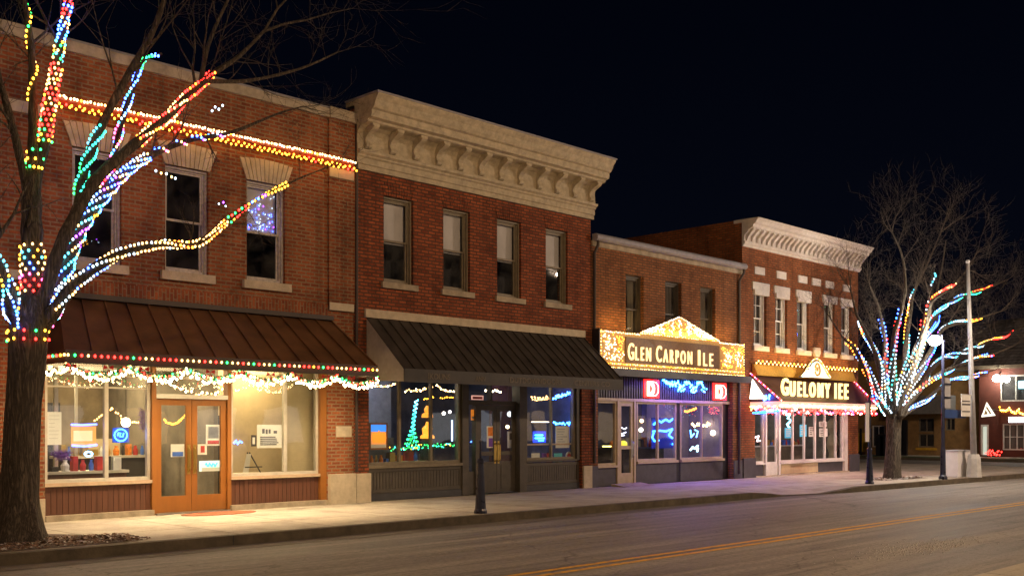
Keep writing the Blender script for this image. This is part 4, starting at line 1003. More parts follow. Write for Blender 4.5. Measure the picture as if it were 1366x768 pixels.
# ---- the right hand tree
base2 = at(1190, 639, 14.55); base2.z = SZ
YR = base2.y
def b_at(px, py, dy=0): return at(px, py, YR+dy)
t2 = Tree('street_tree', 'bare tree fanned with lights beside the corner building', base2, 23)
P = spline([(*p[0], p[1]*.9) for p in [(b_at(1190, 643), .36), (b_at(1190, 630), .29), (b_at(1191, 600), .25), (b_at(1192, 570), .24), (b_at(1193, 552), .25), (b_at(1194, 540), .2)]], 4)
tb = MB(); nS = 20
for i, p in enumerate(P):
    for j in range(nS):
        an = 2*math.pi*j/nS; rr = p[3]*(1+.06*math.sin(an*5+p[2])+.03*math.sin(an*9))
        tb.v.append(Vector((p[0]+rr*math.cos(an), p[1]+rr*math.sin(an), p[2])))
for i in range(len(P)-1):
    for j in range(nS):
        a = i*nS+j; b_ = i*nS+(j+1) % nS; tb.f.append((a, b_, b_+nS, a+nS)); tb.m.append(0)
tb.build('trunk', M['bark'], t2.root, smooth=True)
L2 = {
 'a': [(1190, 556, 0), (1176, 520, -.2), (1164, 475, -.4), (1152, 440, -.6), (1143, 420, -.7), (1136, 392, -.8)],
 'b': [(1188, 556, .1), (1170, 520, .1), (1152, 482, .2), (1140, 462, .3), (1125, 450, .4), (1108, 425, .5)],
 'c': [(1191, 552, .2), (1184, 500, .3), (1178, 455, .4), (1172, 410, .5), (1160, 380, .6)],
 'd': [(1192, 552, -.2), (1190, 500, -.3), (1194, 450, -.4), (1199, 415, -.5), (1206, 380, -.6), (1203, 340, -.6), (1190, 310, -.6)],
 'e': [(1194, 552, .1), (1200, 500, .2), (1207, 450, .3), (1214, 415, .4), (1221, 392, .5), (1238, 350, .6), (1255, 310, .6)],
 'f': [(1196, 552, -.3), (1210, 510, -.5), (1226, 465, -.7), (1237, 425, -.9), (1246, 403, -1), (1262, 388, -1.1), (1271, 381, -1.1), (1290, 360, -1.2)],
 'g': [(1197, 552, 0), (1216, 505, .1), (1232, 462, .2), (1248, 418, .3), (1275, 400, .5), (1312, 387, .6), (1345, 372, .7)],
 'h': [(1198, 553, -.1), (1222, 510, -.3), (1240, 465, -.4), (1262, 440, -.5), (1290, 427, -.6), (1306, 424, -.7), (1335, 415, -.8)],
 'i': [(1199, 556, .2), (1226, 515, .5), (1252, 480, .7), (1290, 465, .9), (1322, 453, 1.1), (1342, 447, 1.2), (1375, 430, 1.4)],
 'j': [(1199, 558, -.2), (1224, 530, -.5), (1256, 498, -.8), (1290, 480, -1), (1325, 472, -1.2), (1350, 462, -1.3)],
 'k': [(1196, 552, .3), (1216, 500, .6), (1232, 462, .9), (1246, 432, 1.1), (1254, 416, 1.2), (1270, 390, 1.3)],
}
for k, pp in L2.items():
    n = len(pp); pp = [(x+(t2.rg.uniform(-5, 5) if 0 < i < n-2 else 0), y+(t2.rg.uniform(-3, 3) if 0 < i < n-2 else 0), z) for i, (x, y, z) in enumerate(pp)]; t2.limb(k, [(b_at(*p), .085*(1-i/(n-1))+.02) for i, p in enumerate(pp)], 7)
L3 = {'m': [(1196, 552, -.1), (1206, 512, -.3), (1216, 474, -.5), (1228, 446, -.6), (1233, 420, -.7), (1240, 392, -.8)],
 'n': [(1199, 558, .1), (1228, 538, .1), (1262, 512, .2), (1292, 502, .3), (1312, 498, .4), (1330, 492, .5)],
 'o': [(1188, 556, -.1), (1168, 530, -.2), (1156, 500, -.3), (1147, 476, -.3), (1138, 458, -.4)]}
for k, pp in L3.items():
    n = len(pp); t2.limb(k, [(b_at(*p), .06*(1-i/(n-1))+.016) for i, p in enumerate(pp)], 7); t2.end(k, .8, 2, 2, .6); t2.side(k, 3, .8, 2, .6, 1, up=.3)
t2.limb('l', [(b_at(1250, 388, 1.2), .04), (b_at(1256, 360, 1.3), .03), (b_at(1262, 320, 1.4), .02)], 6)
for k in L2: t2.end(k, 1.15 if k in 'degkf' else 1.0, 3, 3 if k in 'degkf' else 2, .8)
for k in L2: t2.side(k, 6 if k in 'deg' else 5, 1.1, 3, .5, 1, up=.35)
t2.done()
G2 = 'light strings fanned over the tree by the corner building'
def w2(key, f0, f1, parts, label):
    pts, cols = [], []
    for k in range(2 if key in 'hijgn' else 3):
        f1 = f1-.05*(k > 0)*rg.random()
        A = helix(t2.paths[key], f0, f1-.05*(k == 1), .02+.01*k, 3.2+k*1.4, .125, 2.1*k+rg.random(), rg); c_ = secs(len(A), parts, rg)
        if k % 2: A, c_ = A[::-1], c_[::-1]
        pts += A; cols += c_
    light_string(label, pts, cols, .021, False, G2)
w2('a', .03, .84, [(2, 'WWwc'), (1, 'Wcwb'), (.5, 'rwo'), (.2, 'W')], 'white and cyan bulbs on the limb leaning over the corner building')
w2('b', .03, .84, [(2, 'WWwr'), (1, 'Wcb'), (.8, 'yoy')], 'white bulbs turning amber on the lowest limb towards the building')
w2('c', .03, .80, [(1, 'WWb'), (1, 'Wrb'), (.8, 'bbi')], 'white and blue bulbs on the steep limb left of the trunk line')
w2('d', .03, .58, [(1, 'WcWt'), (1, 'cWt'), (1, 'rkb'), (.4, 'bi')], 'teal, red and blue bulbs on the upright middle limb')
w2('e', .03, .60, [(1, 'WyW'), (1, 'ctW'), (1, 'yyo'), (.3, 'Wc')], 'amber and teal bulbs on the limb right of the upright one')
w2('f', .03, .86, [(1, 'WwW'), (1, 'tcWy'), (1, 'Wwro'), (.7, 'rwr')], 'white and red bulbs on the tallest curved limb')
w2('g', .03, .86, [(1, 'WWw'), (1, 'cWr'), (1, 'bcW'), (.8, 'ctg'), (.4, 'or')], 'cyan bulbs on the highest limb bending towards the tall pole')
w2('h', .03, .82, [(1, 'WbW'), (1, 'bpi'), (1, 'WcW'), (.5, 'yr')], 'white and violet bulbs on the limb ending in red before the pole')
w2('i', .03, .86, [(1, 'Wwr'), (1, 'bcW'), (1, 'WcW'), (.5, 'yw'), (.6, 'rr')], 'pale blue bulbs on the long limb passing behind the pole to a red tip')
w2('j', .03, .80, [(1, 'WyWr'), (1, 'tWbo'), (1, 'WWc'), (.4, 'wo'), (.3, 'rb')], 'mixed bulbs on the lowest right limb with blue tip')
w2('k', .03, .80, [(1, 'WWc'), (1, 'WkW'), (.6, 'bib')], 'pale bulbs on the hindmost limb ending deep blue')
w2('m', .03, .8, [(1, 'WWc'), (1, 'Wcw'), (.6, 'rWo')], 'white bulbs on the short limb just inside the tallest curved one')
w2('n', .03, .86, [(1, 'WWb'), (1, 'bcW'), (.6, 'ob')], 'blue and white bulbs on the lowest and flattest limb, under all the others')
w2('o', .03, .8, [(1, 'WWc'), (1, 'Wbr'), (.4, 'o')], 'white bulbs on the short low limb nearest the corner shop awning')
light_string('short run of cyan bulbs high in the tree by the corner building', [b_at(1244, 376, 1.2), b_at(1246, 372, 1.2), b_at(1248, 368, 1.2), b_at(1242, 380, 1.2), b_at(1247, 365, 1.2)], 'cW', .03, fine=False, group=None)

# ---- tree pits
def pit(pts, name, m, z=SZ+.004):
    structure(MB().face([(x, y, z) for x, y in pts]), name, m)
pl = [(at(138, 722, 14.5).x, 14.12), (7.0, 14.5), (6.9, 15.2), (6.2, 16.3), (4.4, 16.4), (2, 16.2), (2, 14.08)]
pit(pl, 'tree_pit', M['mulch'])
p2 = [(base2.x-1.3, 14.15), (base2.x+1.5, 14.0), (base2.x+1.7, 14.9), (base2.x-.9, 15.1)]
pit(p2, 'tree_pit', M['mulch'])
def litter(region, n, seed, label, m, mp_, size=.035):
    q = random.Random(seed); mb = MB()
    for i in range(n):
        x, y = region(q); s_ = size*q.uniform(.4, 1.3); a = q.uniform(0, 6.28); z = SZ+.008+q.random()*.025
        mb.mi = 1 if q.random() < mp_ else 0
        c, s2 = math.cos(a)*s_, math.sin(a)*s_; t1, t2_ = q.uniform(-.4, .4)*s_, q.uniform(-.4, .4)*s_
        mb.face([(x-c, y-s2, z+t1), (x+s2*.5, y-c*.5, z+abs(t2_)+.006), (x+c, y+s2, z-t1*.3), (x-s2*.5, y+c*.5, z-t2_*.3)])
    o = mb.build('leaf_litter', m); tag(o, label, 'leaves', kind='stuff')
litter(lambda q: (lambda u, v: (4.3+u*2.75, 14.14+v*(1.9-.9*u)))(q.random()**.8, q.random()), 1900, 3, 'dead leaves and pale litter in the big tree pit', [M['leaf'], M['snow']], .22)
litter(lambda q: (base2.x-1.1+q.random()*2.5, 14.15+q.random()*.8), 500, 4, 'pale litter round the foot of the right tree', [M['leaf'], M['snow']], .55, .05)
litter(lambda q: (q.uniform(4, 23), 13.55+.33*q.random()**.5), 500, 5, 'dry leaves blown along the gutter by the kerb', [M['leaf'], M['mulch']], .5, .022) if False else None

def grit(cx, cy, n, rx, ry, seed, label):
    q = random.Random(seed); mb = MB()
    for i in range(n):
        x, y = q.gauss(cx, rx), q.gauss(cy, ry); s_ = q.uniform(.006, .022); h = .004+s_*.5
        mb.face([(x-s_, y-s_*.6, .004), (x+s_, y-s_*.5, .004), (x+s_*.3, y, h)]).face([(x+s_, y-s_*.5, .004), (x, y+s_, .004), (x+s_*.3, y, h)])
    tag(mb.build('road_grit', M['snow']), label, 'grit', kind='stuff')
grit(15.1, 6.5, 900, .8, .22, 41, 'pale gritty patch on the near lane past the yellow line')
for i, x in enumerate((8.2, 12.4, 16.6, 20.8)): structure(MB().box(x, x+.012, 13.893, 14.06, -.005, SZ+.0015), 'kerb_joint', M['black'])
# ================================================================== LIGHTS ON THE BUILDINGS
def line(a, b_, n, sag=0, jit=0, q=rg):
    a, b_ = Vector(a), Vector(b_); out = []
    for i in range(n):
        u = i/(n-1); p = a.lerp(b_, u); p.z -= sag*4*u*(1-u)
        if jit: p += Vector((q.uniform(-1, 1), q.uniform(-1, 1)*.4, q.uniform(-1, 1)))*jit
        out.append(p)
    return out
n = 106
light_string('upper row of warm white and red bulbs along the red roof band', line((7.15, W-.21, 7.35), (13.45, W-.21, 7.34), n, 0, .012), secs(n, [(1, 'nnnynnnw')], rg), .02, group='bulb rows on the red roof band')
n = 112
light_string('lower zigzag row of amber bulbs hanging under the red roof band', [p+Vector((0, 0, -.05*(i % 2))) for i, p in enumerate(line((7.15, W-.19, 7.235), (13.5, W-.19, 7.225), n, 0, .015))], secs(n, [(1, 'yyyyyyyyyr')], rg), .019, group='bulb rows on the red roof band')
n = 58
light_string('evenly spaced red, white and green bulbs on the brown awning edge', [Vector((6.84, W-.1, 2.9)).lerp(Vector((6.84, YF-.05, 2.9)), i/9) for i in range(10)]+line((6.9, YF-.05, 2.9), (13.06, YF-.05, 2.9), n), [rnd.choice('wrwrwyrwgwrr') for _ in range(n+10)], .02)
# garland with icicle lamps under the awning
pts = []; cols = []
NS = 6; SW = 6.25/NS
for k in range(NS):
    xa, xb = 6.9+k*SW, 6.9+(k+1)*SW
    for i in range(34):
        u = i/33; x = xa+(xb-xa)*u; z = 2.76-.15*4*u*(1-u)
        for q in range(2):
            pts.append(Vector((x+rg.uniform(-.03, .03), YF+.03+rg.uniform(-.05, .03), z+rg.uniform(-.02, .02) if q == 0 else z-rg.uniform(.04, .11)))); cols.append(rg.choice('HwwwgrrgH' if q == 0 else 'HHHHHw'))
for i in range(26):
    u = i/25; pts.append(Vector((6.88, YF+(W-.2-YF)*u, 2.70-.06*math.sin(u*9)**2-rg.uniform(0, .06)))); cols.append(rg.choice('HHwwr'))
gr = light_string('swagged fir garland thick with bright white bulbs under the brown awning', pts, cols, .017, cable=False, name='garland')
gm = MB(); q = random.Random(9)
for k in range(NS):
    xa, xb = 6.9+k*SW, 6.9+(k+1)*SW
    for i in range(420):
        u = q.random(); x = xa+(xb-xa)*u; z = 2.77-.15*4*u*(1-u); d = Vector((q.uniform(-1, 1), q.uniform(-1, 1), q.uniform(-1, 1))).normalized()*.075
        c = Vector((x, YF+.03, z)); o_ = d.orthogonal().normalized()*.012
        gm.face([c, c+d*.6+o_, c+d, c+d*.6-o_])
gm.build('greenery', M['garland'], gr)
for k in range(11):
    x = 6.95+k*.61; z = 2.72; gm = MB()
    for sgn in (-1, 1): gm.face([(x, YF-.035, z), (x+sgn*.08, YF-.045, z+.05), (x+sgn*.09, YF-.03, z-.03)]); gm.face([(x, YF-.035, z), (x+sgn*.045, YF-.05, z-.11), (x+sgn*.01, YF-.035, z-.1)])
    gm.build('ribbon_bow', M['redribbon'], gr)
MB().tube(line((6.9, YF+.03, 2.78), (13.1, YF+.03, 2.78), 20), .006, 4).build('cable', M['wire'], gr)

# ---- sign on building 3
YS = 17.84
sg = thing('shop_sign', 'gold bulb-covered shop sign with pediment reading GLEN CARPON ILE', 'sign', (24.9, YS, 3.4))
SX0, SX1 = 21.42, 28.42
zb, zt = 3.40, 4.34
mb = MB().box(SX0, SX1, YS, YS+.2, zb, zt); mb.prism_y([(23.15, zt+.001), (27.0, zt+.001), (24.98, 4.93)], YS, YS+.16); mb.build('sign_board', M['gold'], sg)
MB().box(22.5, 27.05, YS-.02, YS-.001, 3.52, 4.22).build('letter_panel', plain('brown_sign_panel', (.24, .11, .018), .5, var=.4, scale=20), sg)
MB().box(SX0-.04, SX0-.001, YS-.02, YS+.22, zb-.03, zt+.03).box(SX1+.001, SX1+.04, YS-.02, YS+.22, zb-.03, zt+.03).build('side_trim', M['black'], sg)
lt = emit('lit_cream_letters', (1, .74, .34), 1.5)
def word(mb, st, px0, px1, z, size, Y, off=.012, ext=.02):
    xa, xb = at(px0, 500, Y).x, at(px1, 500, Y).x
    mb.text(st, size, (xa+xb)/2, Y, z, ext, w=xb-xa, off=off)
mb = MB(); YT = YS-.045
word(mb, 'G', 838, 845.5, 3.60, .66, YT, .002); word(mb, 'L E N', 848, 868, 3.60, .54, YT, .002); word(mb, 'C', 875.5, 882.5, 3.60, .66, YT, .002); word(mb, 'A R P O N', 885, 923, 3.60, .54, YT, .002); word(mb, 'I', 931.5, 933.8, 3.58, .66, YT, .002); word(mb, 'L E', 938.5, 951, 3.58, .56, YT, .002)
mb.build('lettering', lt, sg)
q = random.Random(31); pts = []; cols = []
def row(a, b_, n, codes, r=YS-.03):
    for p in line((a[0], r, a[1]), (b_[0], r, b_[1]), n): pts.append(p+Vector((q.uniform(-1, 1), 0, q.uniform(-1, 1)))*.012); cols.append(q.choice(codes))
row((SX0+.03, zt-.03), (23.1, zt-.03), 22, 'ssS'); row((27.05, zt-.03), (SX1-.03, zt-.03), 18, 'ssS')
row((SX0+.03, zb+.07), (SX1-.03, zb+.07), 90, 'ssYY'); row((SX0+.03, zb-.04), (SX1-.03, zb-.04), 84, 'ssYs', YS-.05)
row((SX0+.03, zb), (SX0+.03, zt), 13, 'sY'); row((SX1-.03, zb), (SX1-.03, zt), 13, 'sY'); row((23.15, zt+.03), (24.98, 4.93), 34, 'ssS'); row((24.98, 4.93), (27.0, zt+.03), 34, 'ssS'); row((23.15, zt+.02), (27.0, zt+.02), 50, 'ssY')
for i in range(110):
    x = q.uniform(21.52, 22.42); z = q.uniform(3.55, 4.24); pts.append(Vector((x, YS-.03, z))); cols.append('Y' if x > 22.1 and z > 3.8 or q.random() < .2 else q.choice('sS'))
for i in range(130):
    x = q.uniform(27.12, 28.34); z = q.uniform(3.55, 4.24); d = min(math.hypot(x-27.45, z-3.85), math.hypot(x-28.1, z-3.85)); pts.append(Vector((x, YS-.03, z))); cols.append(q.choice('ssS') if d < .24 else 'Y')
for i in range(230):
    x = q.uniform(23.4, 26.7); h = .54*(1-abs(x-25.03)/1.85)
    z = zt+.07+q.random()*h*.85; inner_ = abs(x-25.0)
    pts.append(Vector((x, YS-.03, z))); cols.append('Y' if .08 < inner_ < .3 or .55 < inner_ < .72 and x < 25 else q.choice('sSSSs'))
add_bulbs(sg, pts, cols, .0155, False)

def glow_box(x0, x1, y, z0, z1, c, s, name, par, glyph=None, gs=.4, gc=(1, .9, .6)):
    MB().box(x0, x1, y-.04, y-.001, z0, z1).build(name, emit(name+'_face', c, s), par)
G3 = 'red lit badges on the ribbed panel'
for (pa, pb, lab, gch) in ((857, 877, 'red glowing square badge with a D near the shop door', 'D'), (949, 967, 'red glowing square badge with a D at the right end of the ribbed panel', 'D')):
    xa, xb = at(pa, 520, y3).x, at(pb, 520, y3).x
    d_ = thing('neon_badge', lab, 'neon sign', ((xa+xb)/2, y3-.05, 2.6))
    MB().box(xa, xb, y3-.06, y3-.04, 2.60, 3.12).build('backing', emit('red_lit_backing', (1, .018, .012), 3.2), d_)
    k = MB(); k.text(gch, .52, (xa+xb)/2-.05, y3-.075, 2.68, .008, w=(xb-xa)*.5, off=.03); k.build('letter', emit('lit_letter', (1, .75, .4), 5), d_)
    k = MB(); cx = (xa+xb)/2+.02; w_ = (xb-xa)*.38
    k.tube([(cx-w_*.2, y3-.08, 3.06), (cx+w_*.6, y3-.08, 3.04), (cx+w_, y3-.08, 2.95), (cx+w_, y3-.08, 2.76), (cx+w_*.6, y3-.08, 2.67), (cx-w_*.1, y3-.08, 2.65)], .014, 5); k.build('tube', emit('rose_neon', (1, .35, .3), 8), d_)
q = random.Random(12); pts = []
xa, xb = at(881, 520, y3).x, at(936, 520, y3).x
for i in range(150):
    u = i/149; x = xa+(xb-xa)*u; pts.append(Vector((x+q.uniform(-.05, .05), y3-.10-q.uniform(0, .05), 3.12-.30*abs(math.sin(u*11+.5*math.sin(u*40)))*min(1, u*3+.2)*q.uniform(.3, 1.1))))
light_string('tangled blue and cyan icicle lights between the two red badges', pts, [q.choice('icicb') for _ in pts], .022, False)
bl = bpy.data.lights.new('blue_icicle_glow', 'AREA'); 

# ---- sign on building 4
s4 = thing('shop_sign', 'glowing cream letters reading GUELOMY IEE on the maroon awning under an arched crest', 'sign', (32.4, 17.2, 2.7))
lt4 = emit('lit_yellow_letters', (1, .68, .22), 3)
mb = MB(); YT4 = 17.16
word(mb, 'G', 1042.5, 1051.5, 2.78, .76, YT4, .01, .03); word(mb, 'U E L O M Y', 1054, 1107, 2.76, .68, YT4, .01, .03); word(mb, 'I E E', 1114, 1131, 2.74, .74, YT4, .01, .03)
mb.build('lettering', lt4, s4)
xa, xm, xb = at(1066, 500, 17.6).x, at(1089, 500, 17.6).x, at(1111, 500, 17.6).x
pr = [(xa, 3.42)]
for i in range(0, 13):
    u = i/12; x = xa+(xb-xa)*(.06+.88*u); pr.append((x, 3.45+.62*math.sin(math.pi*u)**1.35))
pr += [(xb, 3.42)]
MB().prism_y(pr, 17.62, 17.68).build('crest_board', M['awn4'], s4)
pr2 = [((x-xm)*.84+xm+.05, 3.42+(z-3.42)*.86+.02) for x, z in pr]
MB().prism_y(pr2, 17.595, 17.615).build('crest_face', emit('lit_crest', (1, .80, .5), 1.6), s4)
e = MB(); e.tube([(xm+.04+.17*math.cos(a)*(1-.2*math.sin(a)), 17.585, 3.72+.2*math.sin(a)) for a in [i*math.pi/8 for i in range(17)]], .03, 5); e.box(xm-.03, xm+.10, 17.57, 17.59, 3.66, 3.80); e.build('crest_emblem', M['gold'], s4)
q = random.Random(4); pts = []; cols = []
for i in range(40):
    u = q.random(); x = xa+(xm-xa)*(.15+.7*u); pts.append(Vector((x, 17.58, 3.46+q.random()*.5*u))); cols.append(q.choice('WWcw'))
add_bulbs(s4, pts, cols, .025, False)
n = 56
light_string('zigzag warm white bulbs along the gold strip above the maroon awning', [p+Vector((0, 0, .07*(i % 2))) for i, p in enumerate(line((29.2, W-.24, 3.80), (36.0, W-.24, 3.80), n))], 'wwwy', .026, False)
pts = []; cols = []
for i in range(105):
    u = i/104; pts.append(Vector((29.17+(35.7-29.17)*u, 16.95, 2.44+q.uniform(-.015, .015)))); cols.append(q.choice('fHww'))
for i in range(105):
    u = i/104; pts.append(Vector((29.17+(35.7-29.17)*u, 16.96, 2.34-q.uniform(0, .14)))); cols.append(q.choice('rrfk'))
for i in range(40):
    u = i/39; pts.append(Vector((29.12, 16.98+1.05*u, 2.45-q.uniform(0, .15)))); cols.append(q.choice('kfwr'))
light_string('rose and red fringe of bulbs along the maroon awning edge', pts, cols, .026, False)
light_string('rose bulbs down the two sloping edges of the maroon awning', line((29.14, W-.06, 3.47), (29.19, 16.97, 2.60), 22)+line((35.66, 16.97, 2.60), (36.1, W-.06, 3.47), 22), 'fkr', .018, False, cable=False)
light_string('amber bulbs outlining the arched crest over the maroon awning', [Vector((v.x, 17.585, v.y+.015)) for v in resample([(x, z, 0) for x, z in pr[1:-1]], .09)], 'Yss', .022, False)
dc = thing('lit_ornament', 'white glowing triangular ornament on the left cheek of the maroon awning', 'ornament', (29.1, 17.7, 2.62))
MB().face([(29.09, 18.05, 2.66), (29.09, 17.48, 2.66), (29.09, 17.95, 3.3)]).face([(29.11, 18.05, 2.66), (29.11, 17.95, 3.3), (29.11, 17.48, 2.66)]).build('face', emit('white_ornament', (1, .85, .7), 4), dc)
pts = [Vector((29.07, 17.3-.02*i, 2.66+.02*i)) for i in range(0)]
light_string('deep blue bulbs beside the white ornament on the awning cheek', [Vector((29.08, 17.42+q.uniform(-.12, .1), 2.62+q.uniform(0, .16))) for i in range(14)], 'ibi', .028, False, cable=False)

# ================================================================== THINGS IN THE WINDOWS
def poster(label, px0, py0, px1, py1, Y, marks=(), m='paper', cat='poster', name='poster', frame=None, t_=.012):
    a, b_ = at(px0, py1, Y), at(px1, py0, Y); x0, x1 = a.x, b_.x; z0 = at((px0+px1)/2, py1, Y).z; z1 = at((px0+px1)/2, py0, Y).z
    root = thing(name, label, cat, ((x0+x1)/2, Y, z0))
    MB().box(x0, x1, Y, Y+t_, z0, z1).build('sheet', m if not isinstance(m, str) else M[m], root)
    by = {}
    for (u0, v0, u1, v1, mm) in marks:
        by.setdefault(mm if isinstance(mm, str) else mm.name, (mm, MB()))[1].box(x0+(x1-x0)*u0, x0+(x1-x0)*u1, Y-.003, Y-.0005, z0+(z1-z0)*v0, z0+(z1-z0)*v1)
    for k, (mm, mb) in by.items(): mb.build('print', M[mm] if isinstance(mm, str) else mm, root)
    if frame:
        f = .04; MB().box(x0-f, x0, Y-.01, Y+.03, z0-f, z1+f).box(x1, x1+f, Y-.01, Y+.03, z0-f, z1+f).box(x0, x1, Y-.01, Y+.03, z0-f, z0).box(x0, x1, Y-.01, Y+.03, z1, z1+f).build('frame', M[frame], root)
    return root, x0, x1, z0, z1
YG = ys+.055
def lines(n, m='ink', top=.9, bot=.1, l=.12, r=.88, seed=1, h=.35):
    q = random.Random(seed); out = []; st = (top-bot)/n
    for i in range(n): out.append((l, top-st*(i+1)+st*(1-h), l+(r-l)*q.uniform(.5, 1), top-st*i-st*.15, m))
    return out
poster('white paper notice taped at the left end of the first shop window', 63, 549, 82, 593, YG, lines(7, 'ink', seed=2, h=.1))
poster('white sheet with typed notice in the right shop window', 343, 566, 376, 597, YG, [(.2, .62, .3, .82, 'ink'), (.34, .6, .42, .8, 'ink'), (.46, .62, .54, .8, 'ink'), (.66, .62, .8, .74, 'ink')]+lines(5, 'ink', .5, .1, seed=5, h=.75))
poster('small dark card taped beside the typed notice', 335.5, 580, 342, 595, YG, [(.2, .2, .7, .8, 'paper')], 'ink', 'card', 'card')
YD = W+.125
poster('white paper with blue block on the left orange door', 228, 592, 246, 609, YD, [(.1, .05, .9, .4, 'inkblue')])
poster('white and red printed poster on the right orange door', 275, 566, 294, 594, YD, [(.15, .35, .85, .9, 'steel'), (.1, .08, .9, .25, 'inkred')])
poster('small white notice with red square on the right orange door', 264, 592, 276, 606, YD, [(.3, .2, .75, .85, 'inkred')])
r_, x0, x1, z0, z1 = poster('white lit tray with green scribble on the right orange door', 266, 614, 295, 628, YD, [(.1, .0, .95, .35, 'paper')], emit('lit_white_card', (.8, 1, .95), .8), cat='display', name='display_card')
MB().tube([(x0+(x1-x0)*(.25+.05*i), YD-.012, z0+(z1-z0)*(.6+.2*math.sin(i*1.9))) for i in range(12)], .014, 5).build('scribble', emit('green_neon', (.05, .9, .4), 2), r_)
def neon(label, paths, c, s, Y, rad=.011, name='neon_sign', back=None):
    P0 = at(*paths[0][0], Y); root = thing(name, label, 'neon sign', P0)
    k = MB()
    for p in paths: k.tube([at(a, b_, Y) for a, b_ in p], rad, 5)
    k.build('tube', emit(label[:18].replace(' ', '_'), c, s), root)
    if back:
        a, b_ = at(back[0], back[3], Y+.04), at(back[2], back[1], Y+.04); MB().box(a.x, b_.x, Y+.035, Y+.05, min(a.z, b_.z), max(a.z, b_.z)).build('backing', back[4], root)
    return root
YN = W+.55
def ellipse(cx, cy, rx, ry, n=14, a0=0, a1=2*math.pi): return [(cx+rx*math.cos(a0+(a1-a0)*i/n), cy+ry*math.sin(a0+(a1-a0)*i/n)) for i in range(n+1)]
neon('round blue neon sign in the first shop window', [ellipse(161, 580, 8.5, 8), [(157, 581), (158, 577), (161, 577), (160, 582), (164, 582), (165, 577)]], (.05, .25, 1), 9, YN, .014, back=(150, 570, 172, 590, M['inkblue']))
neon('small pale blue oval neon in the first shop window', [ellipse(118, 605, 5, 3)], (.2, .6, 1), 9, YN, .016)
nb = neon('orange menu board with blue neon bars in the first shop window', [[(95, 566), (110, 566.5), (129, 565.5)], [(96, 594), (112, 595), (129, 593)]], (.1, .15, 1), 8, YN, .018, back=(95, 568, 128, 593, emit('lit_orange_board', (1, .42, .1), .9)))
MB().box(at(99, 580, YN).x, at(124, 580, YN).x, YN+.02, YN+.034, at(112, 588, YN).z, at(112, 574, YN).z).build('panel', emit('lit_cream_board', (1, .72, .4), 1.0), nb)
q = random.Random(77)
def tinsel(label, pa, pb, Y, n, rad, m, name='tinsel_garland'):
    a, b_ = at(*pa, Y), at(*pb, Y); mb = MB()
    for i in range(n):
        c = a.lerp(b_, q.random())+Vector((q.uniform(-1, 1), q.uniform(-1, 1), q.uniform(-1, 1)))*rad*.5; d = Vector((q.uniform(-1, 1), q.uniform(-1, 1), q.uniform(-1, 1))).normalized()*rad; o_ = d.orthogonal().normalized()*.008
        mb.face([c-o_, c+o_, c+d])
    tag(mb.build(name, m), label, 'tinsel')
tinsel('purple tinsel strip hanging beside the white post of the first shop window', (190, 547), (192, 572), W+.4, 260, .09, M['purple'])
tinsel('purple tinsel bunch low in the first shop window', (75, 606), (90, 607), W+.4, 300, .11, M['purple'])
light_string('warm bulbs swagged inside the first shop window', line(at(126, 560, 19.2), at(150, 545, 19.2), 9, 0, .01)+line(at(150, 545, 19.2), at(186, 562, 19.2), 12, .1, .02), 'w', .016, False)
light_string('amber bulbs draped behind the left orange door', line(at(219, 560, 19.4), at(246, 554, 19.4), 18, .12, .01), 'y', .016, False)
light_string('warm bulbs high behind the door transom', line(at(222, 508, 18.9), at(300, 520, 18.9), 22, .15, .03), 'wH', .018, False)
star = thing('pendant_lamp', 'bright round pendant lamp inside the first shop window', 'lamp', at(168, 563, 19.6)); c = at(168, 563, 19.6)
MB().ball(c, .09, 10, 8).build('globe', emit('warm_globe', (1, .75, .4), 22), star); MB().tube([c+Vector((0, 0, .09)), Vector((c.x, c.y, 3.2))], .006, 4).build('cord', M['black'], star)
def counter(label, x0, x1, y0, y1, h, m, goods=None, seed=1, top=None):
    t_ = thing('display_counter', label, 'counter', ((x0+x1)/2, y0, SZ+.02)); z = SZ+.02
    MB().box(x0+.03, x1-.03, y0+.05, y1-.03, z, z+h-.05).build('base', m, t_)
    MB().box(x0, x1, y0, y1, z+h-.05, z+h).build('top', top or M['alu'], t_)
    k = MB(); q = random.Random(seed); x = x0+.08; mats = [M['inkorange'], M['inkblue'], M['paper'], M['brass'], M['dark'], M['inkred']]
    g = thing('shop_goods', 'boxes and jars on '+label, 'goods', ((x0+x1)/2, y0+.1, z+h))
    while x < x1-.15:
        w_ = q.uniform(.08, .2); k.mi = q.randrange(6)
        if q.random() < .5: k.box(x, x+w_*.85, y0+.08, y0+.22, z+h, z+h+q.uniform(.08, .3))
        else: k.lathe(x+w_/2, y0+.15, [(w_*.35, z+h), (w_*.42, z+h+.1), (w_*.2, z+h+.16), (w_*.22, z+h+.2)], 10)
        x += w_+.03
    k.build('goods', mats, g)
    return t_
counter('low brown counter along the first shop window', 7.3, 8.9, 18.75, 19.2, .8, M['plank'], seed=3)
counter('dark counter at the back behind the orange doors', 8.6, 10.6, 21.2, 21.8, 1.0, M['dark'], seed=8)
counter('back counter deep behind the first shop window', 6.8, 8.2, 22.0, 22.6, 1.0, M['mid'], seed=9, top=M['white'])
sh = thing('shelf_unit', 'tall open shelf against the back wall of the first shop', 'shelves', (7.6, 24, SZ)); 
k = MB()
for x in (6.8, 7.7, 8.6): k.box(x, x+.04, 23.9, 24.25, SZ+.02, 2.4)
for z in (.5, 1.0, 1.5, 2.0, 2.38): k.box(6.84, 8.6, 23.9, 24.25, z, z+.03)
k.build('shelving', M['alu'], sh)
es = thing('easel', 'small black easel with white board behind the right shop window', 'easel', at(328, 634, 18.7))
a = at(328, 634, 18.7); 
